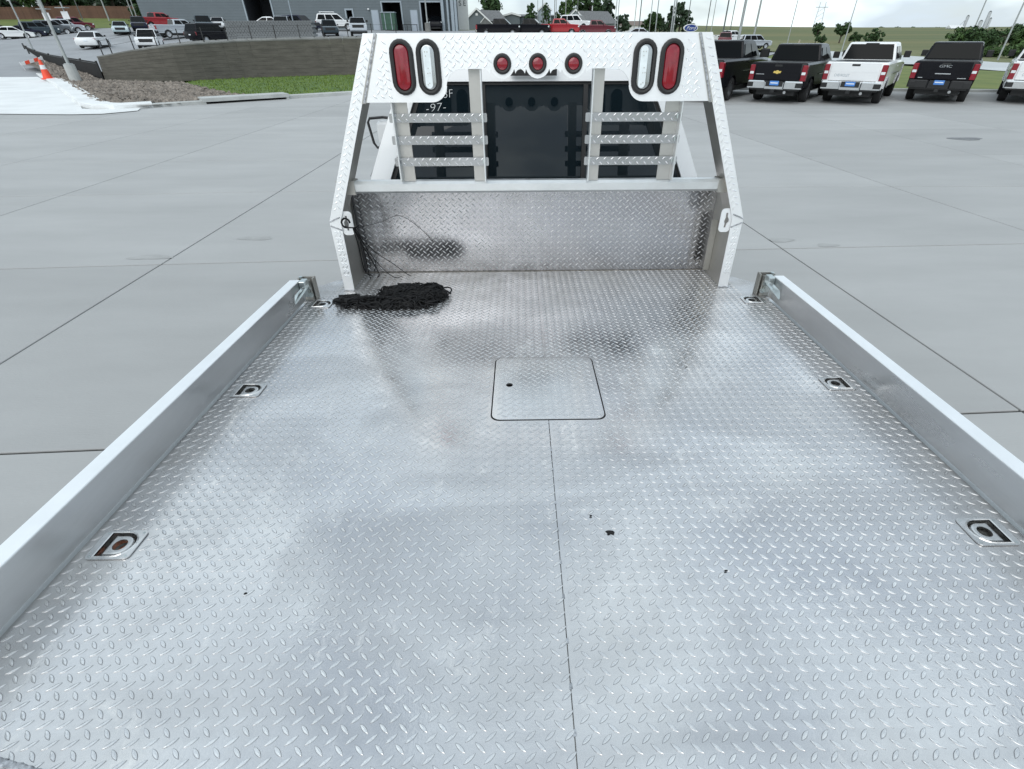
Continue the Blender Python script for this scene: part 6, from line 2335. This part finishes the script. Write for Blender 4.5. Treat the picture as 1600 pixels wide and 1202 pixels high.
gT = 'trees on the far left bank'
tree(8, 34, 128, 15, 16, 'dark broad tree at the far left above the board fence', 'leafC', 2600, .5, 11, shape='full', group=gT)
tree(38, 32, 124, 14, 13, 'dense dark tree second from the left above the board fence', 'leafC', 2400, .45, 12, shape='full', group=gT)
tree(82, 32, 122, 10, 11, 'olive green tree directly above the grey crossover', 'leafB', 1900, .4, 13, shape='full', group=gT)
tree(112, 32, 124, 7.4, 8, 'round dark tree whose crown meets the open sky on the left', 'leafA', 1600, .35, 14, shape='full', group=gT)
tree(138, 33, 135, 5.0, 9, 'low dark tree line left of the gap of sky', 'leafC', 1200, .4, 15, shape='full', group=gT)
tree(186, 34, 122, 14, 7.5, 'tall dark evergreen between the beige house and the poles', 'leafC', 2600, .34, 16, shape='full', group=gT)
tree(203, 32, 128, 11, 9, 'broad evergreen right of the tall one by the two thin poles', 'leafC', 1800, .4, 17, shape='full', group=gT)
tree(231, 33, 118, 4.6, 5, 'rounded green tree against the grey gable end', 'leafA', 1100, .28, 18, shape='full', group=gT)
gT2 = 'trees among the houses'
tree(768, 44, 185, 9.5, 9.5, 'leafy tree with sky gaps behind the white trimmed gable', 'leafA', 1500, .42, 21, shape='full', group=gT2)
tree(829, 48, 178, 6.8, 4.0, 'small dark tree left of the narrow steep gable', 'leafA', 800, .3, 22, shape='full', group=gT2)
tree(853, 40, 165, 5.0, 2.6, 'small round crowned tree over the narrow gable', 'leafA', 500, .22, 23, shape='full', group=gT2)
tree(888, 50, 190, 8.8, 9, 'light green tree rising behind the grey gable', 'leafB', 1800, .4, 24, shape='full', group=gT2)
tree(920, 50, 196, 15, 17, 'largest broad dark tree behind the grey house', 'leafA', 3400, .48, 25, shape='full', group=gT2)
tree(944, 52, 186, 8.2, 8, 'dark tree stepping down right of the largest one', 'leafC', 1500, .4, 26, shape='full', group=gT2)
tree(971, 52, 180, 4.8, 5.5, 'rounded dark tree left of the white shed', 'leafC', 1100, .32, 27, shape='full', group=gT2)
tree(1014, 52, 165, 4.6, 5.2, 'bushy dark tree right of the white shed', 'leafA', 1200, .3, 28, shape='full', group=gT2)
tree(1026, 52, 168, 4.6, 4.8, 'bushy dark tree touching its neighbour at the thin pole', 'leafA', 1200, .3, 29, shape='full', group=gT2)
tree(1034, 52, 160, 3.2, 2.6, 'small conifer between the bushy trees and the pointed conifer', 'leafC', 500, .22, 30, 'cone', group=gT2)
tree(1044, 53, 155, 5.6, 3.6, 'pointed conifer left of the stout pair of poles', 'leafC', 900, .25, 31, 'cone', group=gT2)
tree(1060, 53, 155, 6.8, 6.2, 'tall dark tree right of the stout pair of poles', 'leafC', 1700, .3, 32, shape='full', group=gT2)
gT3 = 'small trees along the far side of the county road'
tree(1273, 68.5, 230, 7.2, 5.0, 'narrow dark tree over the cab of the black bowtie pickup', 'leafA', 900, .32, 41, group=gT3)
tree(1281, 69, 225, 3.6, 4.8, 'low dark bush at the foot of the narrow dark tree', 'leafA', 600, .3, 42, 'bush', group=gT3)
tree(1310, 69, 228, 7.6, 7.6, 'full dark tree left of the white pickup roof', 'leafA', 1300, .36, 43, group=gT3)
tree(1334, 68, 232, 3.8, 6.0, 'low bush right of the full dark tree', 'leafA', 700, .32, 44, 'bush', group=gT3)
tree(1368, 68, 236, 5.4, 8.4, 'broad low tree behind the white pickup roof', 'leafA', 1000, .36, 45, 'bush', group=gT3)
gT4 = 'thicket at the right edge'
for k, (px, py, y, h, w, m_, lab) in enumerate(((1500, 80, 88, 3.2, 5.0, 'leafB', 'low left end of the right-hand thicket behind the black pickup'),
                                               (1528, 84, 86, 3.7, 6.0, 'leafA', 'rounded clump of the thicket below the tall street light'),
                                               (1560, 84, 88, 4.3, 6.0, 'leafA', 'tallest dark clump of the thicket near the street light'),
                                               (1592, 86, 86, 4.2, 6.0, 'leafB', 'clump of the thicket cut by the right picture edge'),
                                               (1545, 94, 70, 1.7, 4.0, 'leafB', 'lighter green shrub in front of the thicket'),
                                               (1588, 97, 66, 2.0, 4.5, 'leafB', 'lighter green shrub at the right picture edge'),
                                               (1640, 88, 84, 4.6, 8, 'leafA', 'thicket clump outside the right picture edge'))):
    tree(px, py, y, h, w, lab, m_, 2200, .17, 60 + k, 'bush', group=gT4)
# far shelter belts on the skyline
for k, (px, y, w_, h_) in enumerate(((1395, 1900, 70, 9), (1440, 2000, 90, 8), (1010, 1500, 120, 9), (1470, 1800, 60, 7))):
    p = at(px, 46 if px > 1200 else 38, y)
    p.z = field_z(p.x, p.y) - 2
    crown = MB()
    rr = random.Random(90 + k)
    for i in range(700):
        x_ = rr.uniform(-w_, w_)
        z_ = rr.random() ** .7 * h_ * (.65 + .35 * sin(x_ * .12 + k))
        s_ = rr.uniform(1.0, 2.2)
        a = rr.uniform(0, 6.28)
        crown.add([(x_ - s_ * cos(a), -s_ * sin(a), z_), (x_, rr.uniform(-1, 1), z_ - s_ * .7), (x_ + s_ * cos(a), s_ * sin(a), z_), (x_, rr.uniform(-1, 1), z_ + s_ * .8)], [(0, 1, 2, 3)])
    o = crown.build('far_tree_belt', M['farwood'], None, loc=p)
    tag(o, ('low belt of far trees on the skyline left of the grain elevator', 'second belt of far trees nearest the grain elevator', 'hazy belt of far trees behind the white shed', 'short belt of far trees beside the elevator hall')[k], 'trees', 'far tree belts', 'stuff')
